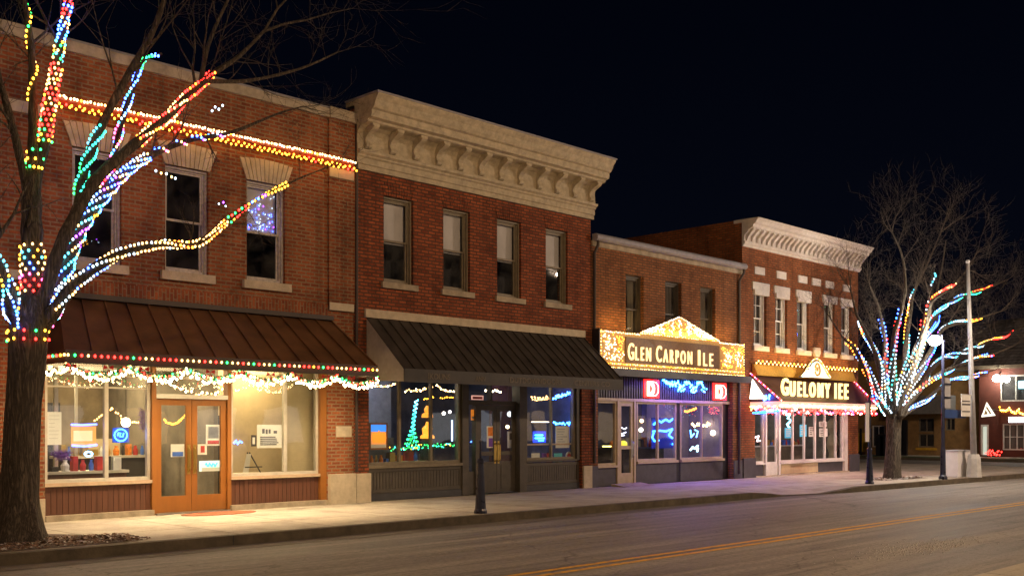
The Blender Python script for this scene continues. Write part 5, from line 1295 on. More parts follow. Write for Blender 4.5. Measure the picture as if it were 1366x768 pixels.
MB().tube([(a.x+.02, 18.75, .82), (a.x+.10, 18.8, 1.25)], .014, 5).tube([(a.x+.38, 18.75, .82), (a.x+.14, 18.8, 1.25)], .014, 5).tube([(a.x-.0, 18.74, .95), (a.x+.4, 18.74, .95)], .012, 5).tube([(a.x+.2, 19.1, .82), (a.x+.12, 18.8, 1.2)], .014, 5).build('stand', M['black'], es)
MB().face([(a.x-.05, 18.73, .84), (a.x+.08, 18.73, .84), (a.x+.16, 18.76, 1.22), (a.x+.06, 18.76, 1.22)]).face([(a.x-.05, 18.74, .84), (a.x+.06, 18.77, 1.22), (a.x+.16, 18.77, 1.22), (a.x+.08, 18.74, .84)]).build('board', M['paper'], es)
MB().box(a.x-.25, a.x+.6, 18.6, 19.3, SZ+.02, .82).build('plinth', M['cream']).__setitem__('label', 'low cream plinth carrying the small black easel'); bpy.data.objects['plinth']['category'] = 'plinth'
neon('short blue neon scribble at the left edge of the right shop window', [[(312, 591), (315, 587), (317, 592), (320, 588), (323, 590)]], (.08, .2, 1), 9, 19.3, .02)

# building 2 windows
Y2 = y2+.12
r_, x0, x1, z0, z1 = poster('framed lit picture of an orange pumpkin under blue sky', 494.5, 566, 515, 597, Y2, [(0, .7, 1, 1, emit('lit_sky_blue', (.05, .3, 1), 1.1)), (0, 0, 1, .14, 'paper')], emit('lit_cream_print', (1, .45, .15), .55), 'picture', 'framed_picture', frame='orange')
mb = MB()
for i in range(5):
    a = (i-2)*.16; mb.ball(((x0+x1)/2+a*(x1-x0), Y2-.02, z0+(z1-z0)*.43), (z1-z0)*.24, 8, 6, (.55, .12, 1))
mb.box((x0+x1)/2-.01, (x0+x1)/2+.015, Y2-.03, Y2-.005, z0+(z1-z0)*.64, z0+(z1-z0)*.74)
mb.build('pumpkin', emit('lit_pumpkin', (1, .28, .02), 1.3), r_)
dt = thing('lit_tree_ornament', 'slim teal spiral light tree leaning in the second shop window', 'light tree', at(548, 600, 18.9))
A_ = at(549, 599, 18.9); Bt = at(556, 533, 18.9); pts = []
MB().tube([A_, at(550, 565, 18.9), Bt], .012, 5).build('stem', M['black'], dt)
for i in range(150):
    u = i/149; c = A_.lerp(Bt, u); rr = .035+.17*max(0, 1-u*2.2)**1.2; an = u*75; pts.append(c+Vector((math.cos(an)*rr-.03*math.sin(u*3), math.sin(an)*rr, 0)))
add_bulbs(dt, pts, secs(150, [(1, 'ggt'), (1, 'ttc'), (.6, 'ccW')], rg), .014, False)
gt = thing('lit_ornament', 'tiered amber lantern tower glowing in the second shop window', 'lantern', at(570, 590, 19.1)); c = at(570, 590, 19.1)
MB().lathe(c.x, c.y, [(.17, c.z+.10), (.17, c.z+.16), (.11, c.z+.2), (.13, c.z+.34), (.05, c.z+.42), (.03, c.z+.5)], 10).build('lower_tier', emit('amber_lantern', (1, .36, .03), 1.8), gt)
MB().lathe(c.x, c.y, [(.14, c.z+.60), (.13, c.z+.68), (.06, c.z+.72), (.08, c.z+.80), (.02, c.z+.9)], 10).build('upper_tier', emit('amber_lantern_top', (1, .34, .03), 1.5), gt)
MB().lathe(c.x, c.y, [(.03, .9), (.03, c.z+1.0)], 8).lathe(c.x, c.y, [(.18, .86), (.18, c.z+.02), (.12, c.z+.095)], 12).build('post', M['dark'], gt)
light_string('white bulbs looped along the top of the second shop window', line(at(495, 513, 18.6), at(530, 511, 18.6), 14, .05, .01)+line(at(542, 521, 18.6), at(578, 516, 18.6), 18, .02, .03)+line(at(583, 514, 18.6), at(615, 518, 18.6), 18, .1, .01), 'wwH', .016, False)
light_string('dotted amber bulbs in a second row behind the second shop window', line(at(566, 532, 18.8), at(578, 529, 18.8), 8, 0, .02)+line(at(588, 530, 18.8), at(614, 531, 18.8), 12, 0, .02), 'y', .013, False)
sw = light_string('fir swag with green and white bulbs on the second shop window ledge', line(at(522, 598, 18.75), at(615, 592, 18.75), 70, 0, .05), [q.choice('ggyct') for _ in range(70)], .012, False, cable=False, name='garland')
mb = MB(); a, b_ = at(520, 597, 18.78), at(616, 592, 18.78)
for i in range(700):
    c = a.lerp(b_, q.random())+Vector((0, q.uniform(-.05, .05), q.uniform(-.07, .05))); d = Vector((q.uniform(-1, 1), q.uniform(-1, 1), q.uniform(-1, 1))).normalized()*.07; o_ = d.orthogonal().normalized()*.01; mb.face([c-o_, c+o_, c+d])
mb.build('greenery', M['garland'], sw)
counter('dark plum sideboard in the second shop window', 14.1, 15.4, 18.85, 19.3, .75, M['purple'], seed=5, top=M['dark'])
counter('pale low counter in the second shop window', 15.45, 16.7, 18.95, 19.4, .8, M['mid'], seed=6, top=M['sill'])
for (px, py0, py1, lab) in ((603, 560, 588, 'thin upright blue-white tube in the second shop window'), (612, 563, 590, 'thicker upright blue-white tube near the window frame')):
    neon(lab, [[(px, py1), (px, py0)]], (.35, .55, 1), 5, 19.0, .02)
def ball_lamp(label, px, py, Y, r, c, s):
    p = at(px, py, Y); t_ = thing('pendant_lamp', label, 'lamp', p); MB().ball(p, r, 8, 6).build('globe', emit('globe_lamp', c, s), t_); MB().tube([p+Vector((0, 0, r)), Vector((p.x, p.y, 3.2))], .005, 4).build('cord', M['black'], t_)
ball_lamp('small white pendant lamp behind the second shop window, nearest the tubes', 592, 551, 19.6, .045, (1, .85, .7), 9)
ball_lamp('small white pendant lamp just left of the blue tubes', 600, 549, 20.2, .04, (1, .85, .8), 8)
Yd2 = W+.235
poster('orange sticker sheet on the sidelight of the olive door', 628.5, 546, 638, 560, W+.265, [(.1, .1, .9, .35, 'paper')], emit('lit_orange_sheet', (1, .3, .03), .5))
neon('blue neon glow low in the sidelight of the olive door', [[(628, 589), (632, 587), (635, 590), (638, 588)]], (.05, .15, 1), 9, W+.5, .02)
poster('colourful abstract poster on the left olive door', 649.5, 568, 665, 597, Yd2, [(.1, .55, .5, .95, 'inkorange'), (.55, .4, .9, .8, 'ink'), (.15, .05, .5, .45, 'purple'), (.55, .05, .9, .3, 'inkred')])
poster('pale poster with dark rings on the right olive door', 677, 575, 690, 597, Yd2, [(.2, .5, .5, .9, 'ink'), (.5, .1, .8, .5, 'steel')], 'steel')
ball_lamp('warm bulb behind the right olive door, upper', 688, 550, 19.4, .05, (1, .7, .35), 9)
ball_lamp('warm bulb behind the right olive door, lower and left', 677, 569, 19.6, .05, (1, .7, .35), 9)
ball_lamp('grey-white globe behind the right olive door', 680, 552, 19.2, .07, (.8, .85, 1), 3)
light_string('short bright bulb cluster behind the olive door transom', line(at(648, 520, 18.8), at(668, 522, 18.8), 11, 0, .02), 'HW', .02, False)
light_string('pair of bright bulbs at the right of the olive door transom', [at(690, 527, 18.8), at(694, 524, 18.8), at(696, 529, 18.8)], 'H', .04, False)
poster('small pink lettered card at the left of the olive door transom', 629, 527, 645, 533, W+.265, [(.1, .2, .9, .7, 'inkred')], emit('lit_pink_card', (1, .5, .4), .6), 'card', 'card')
light_string('warm bulbs in two short rows high in the right olive window', line(at(709, 529, 18.6), at(735, 527, 18.6), 15, .06, .03)+line(at(711, 533, 18.6), at(735, 531, 18.6), 10, .02, .02), 'w', .018, False)
light_string('deep blue bulb row high in the right olive window', line(at(738, 530, 18.6), at(762, 523, 18.6), 26, 0, .04), 'ib', .022, False)
neon('blue rectangular neon sign with bars in the right olive window', [[(714, 580), (724, 580)], [(714, 584), (726, 584)], [(719, 587.5), (725, 587)]], (.05, .6, 1), 8, Y2+.2, .018, back=(711, 575, 728, 590, emit('blue_lit_back', (.02, .06, 1), 1.6)))
neon('thin white light bar across the right olive window', [[(709, 562.5), (735, 562.5)]], (1, .8, .6), 5, 18.9, .012)
light_string('blue bulb tangle below the orange cone in the right olive window', line(at(739, 563, 18.7), at(767, 562, 18.7), 22, .04, .04), 'ic', .02, False)
cn = thing('lit_ornament', 'orange glowing cone ornament in the right olive window', 'ornament', at(757, 563, 19.0)); c = at(757, 563, 19.0)
MB().lathe(c.x, c.y, [(.11, c.z), (.08, c.z+.15), (.03, c.z+.36)], 8).build('cone', emit('orange_cone', (1, .25, .03), 1.4), cn); MB().lathe(c.x, c.y, [(.02, 1.2), (.02, c.z)], 6).build('stand', M['dark'], cn)
poster('white notice sheet in the right olive window', 741.5, 568, 759.5, 597, Y2-.02, lines(7, 'steel', seed=9, h=.6))
bo = MB().box(19.06, 20.8, Y2-.04, Y2+.14, 1.30, 1.34).build('window_shelf', M['sill']); tag(bo, 'thin pale shelf across the right olive window', 'shelf')
for i, (pa, pb, col, lab) in enumerate(((709, 720, 'paper', 'pale green'), (723, 729, 'purple', 'violet'), (729.5, 736, 'inkred', 'red'), (739, 750, 'inkcyan', 'pale blue'))):
    poster(lab+' printed card standing on the sill of the right olive window', pa, 604, pb, 616, Y2, [(.15, .15, .6, .5, 'paper')], col, 'card', 'card')
rnd_ = thing('round_plaque', 'round pale plate propped on the sill of the right olive window', 'plate', at(759, 613, Y2)); c = at(759, 608, Y2)
MB().prism_y([(c.x+.12*math.cos(a), c.z+.12*math.sin(a)) for a in [i*math.pi/8 for i in range(16)]], Y2, Y2+.02).build('rim', M['alu'], rnd_); MB().prism_y([(c.x+.07*math.cos(a), c.z+.07*math.sin(a)) for a in [i*math.pi/8 for i in range(16)]], Y2-.01, Y2-.001).build('centre', M['inkred'], rnd_)

# building 3 windows
Y3 = y3+.35
neon('large tangled blue neon sign across the first window under the ribbed panel', [[(872, 566), (878, 560), (882, 563), (888, 559), (893, 562), (898, 558), (902, 560)], [(871, 575), (880, 574), (888, 575), (896, 572), (903, 574)], [(872, 577), (870, 583), (873, 588), (879, 587)], [(896, 573), (892, 580), (897, 584)], [(897, 592), (903, 590)]], (.03, .22, 1), 12, Y3, .028, back=(869, 557, 905, 598, emit('blue_lit_panel', (.005, .02, .3), .5)))
neon('blue letter-like neon in the second window under the ribbed panel', [[(921, 573), (922, 583), (926, 578)], [(927, 573), (931, 575), (929, 583)]], (.1, .35, 1), 10, Y3, .022)
neon('white and cyan neon squiggle low in the second window', [[(921, 600), (924, 596), (927, 598), (931, 594)], [(930, 602), (931, 597)]], (.5, .9, 1), 7, Y3, .03)
light_string('soft warm row of bulbs in the second window under the ribbed panel', line(at(922, 567, 19.2), at(948, 565, 19.2), 18, 0, .05), 'wH', .03, False)
light_string('warm bulbs high in the second window under the ribbed panel', line(at(914, 549, 19.0), at(928, 545, 19.0), 10, 0, .02), 'o', .026, False)
ball_lamp('warm round bulb at the left of the first window under the ribbed panel', 856, 561, 19.2, .06, (1, .5, .25), 8)
ball_lamp('white oval bulb below the warm one in the first window', 855, 573, 19.4, .07, (1, .9, .8), 6)
ball_lamp('warm oval lamp at the far right of the second window', 951, 577, 19.0, .09, (1, .8, .5), 6)
neon('white script neon in the narrow door glass', [[(826, 573), (829, 570), (833, 572), (836, 570)], [(826, 577), (830, 578), (835, 576)], [(827, 581), (833, 580)]], (.8, .8, 1), 6, W+.6, .013)
yb = thing('lit_ornament', 'yellow glowing oval behind the narrow door glass', 'ornament', at(832, 596, 18.9)); c = at(831, 592, 18.9); MB().ball(c, .14, 10, 8, (1.5, .3, .75)).build('oval', emit('yellow_oval', (1, .8, .05), 1.3), yb); MB().lathe(c.x, c.y, [(.05, SZ+.02), (.02, SZ+.1), (.02, c.z-.1)], 8).build('stand', M['dark'], yb)
neon('thin yellow light strip in the sidelight left of the narrow door', [[(804, 595), (815, 595)]], (1, .85, .2), 5, W+.5, .02)
counter('dark bar counter inside the shop with the ribbed panel', 23.6, 26.2, 19.2, 19.8, 1.0, M['dark'], seed=15, top=M['slate'])
# building 4 windows
Y4 = y4+.055
for i, (pa, pb, a, b_, mm, lab) in enumerate(((1047, 1058.5, 570, 584, 'inkcyan', 'cyan notice in the white framed window nearest the white door'), (1067, 1076, 566, 582, 'inkcyan', 'tall cyan notice second from the white door'), (1079, 1087, 569, 582, 'paper', 'white notice with printed lines in the third white framed pane'), (1093, 1103, 562, 569, 'paper', 'small white notice, upper of the pair in the fourth pane'), (1093, 1104, 571, 582, 'paper', 'white notice, lower of the pair in the fourth pane'), (1122, 1128, 567, 580, 'inkcyan', 'pale blue notice in the last white framed pane'))):
    poster(lab, pa, a, pb, b_, Y4, lines(4, 'ink' if mm == 'paper' else 'paper', seed=i, h=.6), emit('backlit_cyan', (.1, .6, .9), .5) if mm == 'inkcyan' else mm, 'notice', 'notice')
mq = thing('mannequin', 'cream rounded display form in the fifth white framed pane', 'display form', at(1111, 610, 18.9)); c = at(1111, 600, 18.9)
MB().lathe(c.x, c.y, [(.16, SZ+.05), (.17, .5), (.14, .8), (.24, 1.1), (.2, 1.35), (.12, 1.5), (.22, 1.75), (.2, 1.95), (.08, 2.1)], 12).build('form', M['cream'], mq)
neon('cyan glowing scribble high in the first white framed pane', [[(1049, 553), (1054, 551), (1051, 558), (1056, 560), (1050, 566), (1053, 570)]], (.3, .85, 1), 6, W+.5, .04)
neon('blue neon bar above the white door', [[(1003, 550.5), (1022, 549.5)], [(1024, 547.5), (1040, 547)]], (.02, .25, 1), 10, W+.02, .035)
neon('white glowing squiggle at the left sidelight of the white door', [[(1007, 583), (1012, 581), (1010, 588), (1016, 587)]], (1, .7, .7), 5, W+.5, .03)
counter('grey counter inside the corner shop', 31.4, 35.4, 19.6, 20.1, .95, M['mid'], seed=19, top=M['white'])
for i in range(3):
    ball_lamp(('left', 'middle', 'right')[i]+' pendant of three over the counter of the corner shop', (1060, 1085, 1108)[i], 545+i, 20.2, .09, (.8, .95, 1), 8)

# ================================================================== STREET FURNITURE
def mat_(label, cx, y0, y1, w, m):
    mb = MB(); n = 20; mb.prism_x
    pts = [(cx+w/2*math.cos(a), (y0+y1)/2+(y1-y0)/2*math.sin(a)) for a in [i*2*math.pi/n for i in range(n)]]
    mb.face([(x, y, SZ+.014) for x, y in pts])
    for i in range(n): a, b_ = pts[i], pts[(i+1) % n]; mb.face([(*a, SZ+.001), (*b_, SZ+.001), (*b_, SZ+.014), (*a, SZ+.014)])
    tag(mb.build('door_mat', m), label, 'mat')
mat_('rust coloured door mat in front of the orange double door', 10.1, 17.25, 17.95, 1.5, M['rust'])
mb = MB().prism_x([(W-.55, SZ+.002), (W-.02, SZ+.002), (W-.02, SZ+.07)], 22.2, 23.5); tag(mb.build('door_ramp', M['stone_dark']), 'low concrete ramp at the narrow glazed door', 'ramp')
def bollard(px, py, label, H=1.0, tip=1.38):
    Y = 14.2 if px < 1000 else 13.72
    p = at(px, py, Y); r_ = thing('bollard', label, 'bollard', (p.x, Y, SZ), 'black tapered bollards at the kerb')
    MB().lathe(p.x, Y, [(.125, SZ), (.125, SZ+.05), (.105, SZ+.09), (.082, SZ+.5), (.062, SZ+.92), (.075, SZ+.95), (.075, SZ+.99), (.04, SZ+1.03)], 12).build('post', M['navy'], r_, smooth=False)
    MB().lathe(p.x, Y, [(.022, SZ+1.03), (.018, SZ+tip-.06), (.03, SZ+tip-.04), (.012, SZ+tip)], 8).build('spike', M['navy'], r_)
    return p
bollard(641, 684, 'black tapered bollard in front of the olive shop doors')
pb = bollard(1160, 645, 'navy tapered bollard with tall post and banner by the corner building', tip=1.1)
bn = thing('post_banner', 'pale lilac banner on a black post beside the corner building', 'banner', (pb.x, 13.72, 1.2))
MB().lathe(pb.x, 13.72, [(.045, 1.19), (.04, 2.6), (.02, 2.66)], 8).build('post', M['navy'], bn)
MB().box(pb.x-.28, pb.x-.06, 13.70, 13.72, 1.35, 2.45).build('banner', M['cabinet'], bn); MB().box(pb.x-.3, pb.x-.01, 13.705, 13.725, 2.451, 2.47).build('bracket', M['navy'], bn)

# lamp post with name plates
pl_ = at(1258, 640, 13.3); lp = thing('street_lamp', 'black lamp post with street signs and a lit globe by the right tree', 'street lamp', (pl_.x, 13.3, SZ))
MB().lathe(pl_.x, 13.3, [(.13, SZ), (.13, SZ+.08), (.085, SZ+.14), (.075, SZ+.9), (.055, SZ+1.0), (.05, 3.4), (.04, 4.35), (.07, 4.4), (.07, 4.44)], 10).build('post', M['navy'], lp)
gl_ = at(1247, 454, 13.3)
MB().tube([(pl_.x, 13.3, 4.3), (pl_.x-.1, 13.3, 4.62), (gl_.x, 13.3, gl_.z+.14)], .022, 6).build('arm', M['navy'], lp)
MB().ball((gl_.x, 13.3, gl_.z), .19, 12, 8, (1, 1, .8)).build('globe', emit('street_lamp_globe', (1, .92, .75), 520), lp)
G6 = None
for k, (z, w_, dz, m, lab) in enumerate(((3.08, .55, .05, 'navy', 'slim dark name plate, uppermost on the lamp post'), (2.66, .52, .05, 'navy', 'slim dark name plate, middle one on the lamp post'), (2.05, 1.7, .26, 'inkblue', 'wide blue name plate, lowest on the lamp post'))):
    s_ = MB().box(pl_.x+.06, pl_.x+.06+w_, 13.28, 13.31, z, z+dz).build('name_plate', M[m] if m != 'inkblue' else plain('dark_blue_sign', (.03, .07, .22), .4), lp)
pp = MB().box(pl_.x+.1, pl_.x+.62, 13.32, 13.335, 2.36, 3.3).build('back_plate', M['pole'], lp)

# tall pole with base and banner, cabinet
q0 = at(1299, 636, 13.2); q1 = at(1291, 350, 13.2)
tp = thing('light_pole', 'tall tapering grey pole on a square concrete base at far right', 'pole', (q0.x, 13.2, SZ))
MB().lathe(q0.x, 13.2, [(.26, SZ), (.24, SZ+.1), (.22, SZ+.6), (.17, SZ+.74)], 8).build('base', M['concrete'], tp)
MB().tube([(q0.x, 13.2, SZ+.7), (q0.x*.5+q1.x*.5, 13.2, 3.9), (q1.x, 13.2, q1.z)], [.10, .08, .05], 12).build('shaft', M['pole'], tp, smooth=True)
MB().ball((q1.x, 13.2, q1.z+.02), .07, 8, 6).build('cap', M['pole'], tp)
b0_ = at(1281, 555, 13.2); b1_ = at(1293, 527, 13.2)
pbn = thing('pole_banner', 'small white banner with grey bars on the tall pole', 'banner', (b0_.x, 13.2, b0_.z))
MB().box(b0_.x, b1_.x, 13.16, 13.175, b0_.z, b1_.z+.0).build('sheet', M['white'], pbn)
h_ = b1_.z-b0_.z
MB().box(b0_.x+.03, b1_.x-.03, 13.155, 13.159, b0_.z+h_*.52, b0_.z+h_*.6).box(b0_.x+.03, b1_.x-.06, 13.155, 13.159, b0_.z+h_*.68, b0_.z+h_*.74).box(b0_.x+.05, b1_.x-.05, 13.155, 13.159, b0_.z+h_*.2, b0_.z+h_*.26).build('print', M['slate'], pbn)
MB().box(b0_.x, b1_.x+.1, 13.165, 13.18, b1_.z+.001, b1_.z+.03).build('bracket', M['pole'], pbn)
cb = at(1265.5, 620, 13.75); cb1 = at(1292, 620, 13.75)
ca = thing('utility_cabinet', 'plain white utility cabinet standing beside the tall pole base', 'cabinet', ((cb.x+cb1.x)/2, 13.75, SZ))
MB().box(cb.x+.1, cb1.x-.35, 13.5, 13.95, SZ+.02, .98).build('body', M['cabinet'], ca)
MB().box(cb.x+.07, cb1.x-.32, 13.47, 13.98, .981, 1.02).box(cb.x+.1, cb1.x-.35, 13.5, 13.95, SZ, SZ+.02).build('lid', M['pole'], ca)
MB().box(cb.x+.5, cb1.x-.5, 13.49, 13.4985, .3, .85).build('door', M['cabinet'], ca)

# ================================================================== FAR CORNER
XB = 60
def fy(px): return atX(px, 570, XB).y
def fz(px, py, X=XB): return atX(px, py, X).z
fb = thing('brick_building', 'ochre brick building with grey canopy beyond the cross street', 'building', (XB, 26, SZ))
ya, yb_ = fy(1312), 36
w1 = (fy(1246), fy(1225), fz(1235, 576), fz(1235, 557)); w2_ = (fy(1274), fy(1261), fz(1267, 574), fz(1267, 557)); w3 = (fy(1180), fy(1163), fz(1170, 596), fz(1170, 567)); w4 = (fy(1246), fy(1225), fz(1235, 596), fz(1235, 578))
def wallx(mb, y0, y1, z0, z1, holes, X, depth=.25):
    ys_ = sorted({y0, y1}|{h[0] for h in holes}|{h[1] for h in holes}); zs = sorted({z0, z1}|{h[2] for h in holes}|{h[3] for h in holes})
    for a, b_ in zip(ys_, ys_[1:]):
        for c, d in zip(zs, zs[1:]):
            if any(h[0] < (a+b_)/2 < h[1] and h[2] < (c+d)/2 < h[3] for h in holes): continue
            mb.face([(X, a, c), (X, b_, c), (X, b_, d), (X, a, d)])
    for h in holes:
        a, b_, c, d = h; mb.face([(X, a, c), (X, a, d), (X+depth, a, d), (X+depth, a, c)]); mb.face([(X, b_, c), (X+depth, b_, c), (X+depth, b_, d), (X, b_, d)]); mb.face([(X, a, d), (X, b_, d), (X+depth, b_, d), (X+depth, a, d)]); mb.face([(X, a, c), (X+depth, a, c), (X+depth, b_, c), (X, b_, c)])
def winx(par, h, X, fm, nx=2, nz=1, backm=None, lit=None):
    a, b_, c, d = h; f = .07; m_ = MB(); x0, x1 = X+.08, X+.14
    m_.box(x0, x1, a, a+f, c, d).box(x0, x1, b_-f, b_, c, d).box(x0, x1, a+f, b_-f, d-f, d).box(x0, x1, a+f, b_-f, c, c+f)
    for i in range(1, nx): y = a+(b_-a)*i/nx; m_.box(x0+.005, x1, y-.03, y+.03, c+f, d-f)
    for i in range(1, nz): z = c+(d-c)*i/nz; m_.box(x0+.012, x1, a+f, b_-f, z-.02, z+.02)
    o = m_.build('window', fm, par); MB().face([(x0+.03, a+f, c+f), (x0+.03, b_-f, c+f), (x0+.03, b_-f, d-f), (x0+.03, a+f, d-f)]).build('pane', M['glassup'], o)
    MB().face([(X+.26, a-.2, c-.2), (X+.26, b_+.2, c-.2), (X+.26, b_+.2, d+.2), (X+.26, a-.2, d+.2)]).build('room_back', lit or M['dark'], o)
mb = MB(); zt_ = fz(1280, 476); wallx(mb, ya, yb_, SZ, zt_, [w1, w2_, w3, w4], XB); mb.build('wall', M['ochre'], fb)
for h, fm in ((w1, M['frame2']), (w2_, M['frame2']), (w4, M['frame2'])): winx(fb, h, XB, fm, 2)
winx(fb, w3, XB, M['white'], 2)
MB().box(XB-.002, XB+10, ya, yb_, zt_+.001, zt_+.25).build('roof', M['roof'], fb)
MB().box(XB-1.4, XB-.003, fy(1275), fy(1203), fz(1240, 552), fz(1240, 528)).build('canopy', M['greyslab'], fb)
MB().box(XB-.06, XB-.003, fy(1250), fy(1222), SZ+.3, fz(1240, 597)).build('yellow_panel', M['yellow'], fb)
for y in (fy(1208), fy(1222), fy(1217)): parts('canopy_post', M['black'], fb, (XB-1.3, XB-1.1, y, y+.28, SZ, 2.2))
yw = thing('barrier_panel', 'low yellow barrier with black posts behind the right tree', 'barrier', (XB-2, fy(1172), SZ))
mb = MB().box(XB-2.05, XB-1.95, fy(1183), fy(1160), .35, 1.45); mb.build('panel', M['yellow'], yw)
for px in (1160, 1170, 1183): parts('post', M['black'], yw, (XB-2.12, XB-2.06, fy(px)-.06, fy(px)+.06, SZ, 1.7))
for i, px in enumerate((1207, 1213)):
    bi = thing('waste_bin', ('left', 'right')[i]+' dark upright bin of two under the grey canopy', 'bin', (XB-3, fy(px), SZ)); y = fy(px)
    MB().box(XB-3.3, XB-2.8, y-.22, y+.22, SZ, 1.25).build('body', M['black'], bi); MB().prism_y([(XB-3.33, 1.26), (XB-2.78, 1.26), (XB-2.78, 1.38), (XB-3.2, 1.34)], y-.24, y+.24).build('lid', M['black'], bi)
# maroon building with curved shingle roof
fm = thing('brick_building', 'maroon building with curved shingle roof and white shop windows at far right', 'building', (XB-.5, 20, SZ))
XC = XB-.6; ye0, ye1 = 8, fy(1312)+.0
def gy(px): return atX(px, 570, XC).y
def gz(px, py): return atX(px, py, XC).z
h1 = (gy(1375), gy(1337), gz(1350, 600), gz(1350, 565)); h2 = (gy(1375), gy(1334), gz(1350, 535), gz(1350, 500)); hd = (gy(1319), gy(1308.5), .25, gz(1313, 566))
mb = MB(); zt2 = gz(1340, 490); wallx(mb, ye0, gy(1306), SZ, zt2, [h1, h2, hd], XC); mb.face([(XC, gy(1306), SZ), (XC+8, gy(1306), SZ), (XC+8, gy(1306), zt2), (XC, gy(1306), zt2)]); mb.build('wall', M['maroon'], fm)
winx(fm, h1, XC, M['white'], 4, 2, lit=M['curtain']); winx(fm, h2, XC, M['white_old'], 2, 1)
MB().box(XC+.05, XC+.1, hd[0]+.1, hd[1]-.1, hd[2], hd[3]-.1).build('door', emit('lit_door', (.85, .95, .8), .55), fm)
mb = MB().box(XC-.02, XC+.04, hd[0]-.0, hd[0]+.09, .25, hd[3]).box(XC-.02, XC+.04, hd[1]-.09, hd[1], .25, hd[3]).box(XC-.02, XC+.04, hd[0]+.09, hd[1]-.09, hd[3]-.09, hd[3]); mb.build('door_frame', M['white'], fm)
rf = MB(); pr = []; n = 8
for i in range(n+1):
    u = i/n; pr.append((XC-.5+5*u, zt2+.05+3.0*math.sin(u*math.pi/2)))
for i in range(n): rf.face([(pr[i][0], ye0, pr[i][1]), (pr[i][0], gy(1268), pr[i][1]), (pr[i+1][0], gy(1275)-1.6*(i+1)/n, pr[i+1][1]), (pr[i+1][0], ye0, pr[i+1][1])])
rf.face([(XC-.5, ye0, zt2+.049), (XC-.5, gy(1268), zt2+.049), (XC+.6, gy(1268), zt2-.1), (XC+.6, ye0, zt2-.1)])
for i in range(n): rf.face([(pr[i][0], gy(1268)-(0 if i == 0 else 1.6*i/n), pr[i][1]), (pr[i+1][0], gy(1275)-1.6*(i+1)/n, pr[i+1][1]), (pr[i+1][0], gy(1268), zt2), (pr[i][0], gy(1268), zt2)])
rf.build('roof', M['shingle'], fm)
MB().box(XC-.56, XC-.5, ye0, gy(1268), zt2-.08, zt2+.12).build('eave_board', M['stone_dark'], fm)
MB().box(XC-.04, XC-.003, gy(1375), gy(1346), gz(1355, 563), gz(1355, 556)).build('tube_light', emit('shop_tube', (.9, .95, 1), 6), fm)
ls = thing('lit_sign', 'small cyan lit sign at the right edge of the maroon building', 'sign', (XC-.3, gy(1366), gz(1366, 515))); MB().box(XC-.3, XC-.1, gy(1372), gy(1361), gz(1366, 518), gz(1366, 508)).build('face', emit('cyan_sign', (.3, .85, 1), 3), ls); MB().box(XC-.1, XC-.01, gy(1368), gy(1366), gz(1366, 514), gz(1366, 511)).build('bracket', M['black'], ls)
wl = thing('wall_lamp', 'bright wall lamp on the maroon building under its curved roof', 'lamp', (XC-.5, gy(1335), gz(1335, 505)))
p = Vector((XC-.6, gy(1335), gz(1335, 505))); MB().ball(p, .2, 10, 8).build('globe', emit('wall_lamp_globe', (1, .93, .78), 130), wl); MB().tube([p+Vector((.15, 0, .2)), p+Vector((.58, 0, .35))], .04, 6).build('arm', M['black'], wl)
pts = []
for k in range(3):
    pa, pb = 1334+k*13, 1334+(k+1)*13
    for i in range(15):
        u = i/14; px = pa+(pb-pa)*u; py = 544+8*4*u*(1-u)*.5+(k*2); pts.append(Vector((XC-.08, gy(px), gz(px, py)+rg.uniform(-.06, .06))))
light_string('amber swag of bulbs across the maroon building', pts, 'yyw', .04, False)
# triangular sign
tg = thing('triangle_sign', 'white lit triangular sign with dark emblem on the maroon building', 'sign', (57.5, atX(1317, 547, 57.5).y, 3))
XT = 57.6
A, B_, C_ = atX(1309, 556, XT), atX(1327.5, 554, XT), atX(1316, 536, XT)
def tri(k, dx, m, name):
    cc = (A+B_+C_)/3; P = [cc+(v-cc)*k for v in (A, B_, C_)]; mb = MB(); mb.face([v+Vector((-dx, 0, 0)) for v in P]); mb.face([v+Vector((-dx+.06, 0, 0)) for v in reversed(P)])
    for i in range(3): a, b_ = P[i], P[(i+1) % 3]; mb.face([a+Vector((-dx, 0, 0)), b_+Vector((-dx, 0, 0)), b_+Vector((-dx+.06, 0, 0)), a+Vector((-dx+.06, 0, 0))])
    mb.build(name, m, tg)
tri(1, 0, emit('lit_triangle', (1, .93, .75), 1.6), 'border'); tri(.55, .07, M['ochre'], 'field')
cc = (A+B_+C_)/3; MB().tube([cc+Vector((-.16, .22, -.25)), cc+Vector((-.16, .05, .2)), cc+Vector((-.16, -.15, -.2))], .05, 5).build('emblem', emit('lit_emblem', (1, .95, .8), 1.5), tg)
MB().tube([cc+Vector((.06, 0, .1)), Vector((XC, cc.y, cc.z+.1))], .04, 6).build('bracket', M['black'], tg)
light_string('low red glowing bulbs on the ground before the white lit door', [Vector((57.2+rg.uniform(-.2, .2), atX(1316+i*1.1, 607, 57.2).y, .3+rg.uniform(0, .25))) for i in range(18)], 'r', .035, False, cable=False)
pf = at(1330, 480, 30)

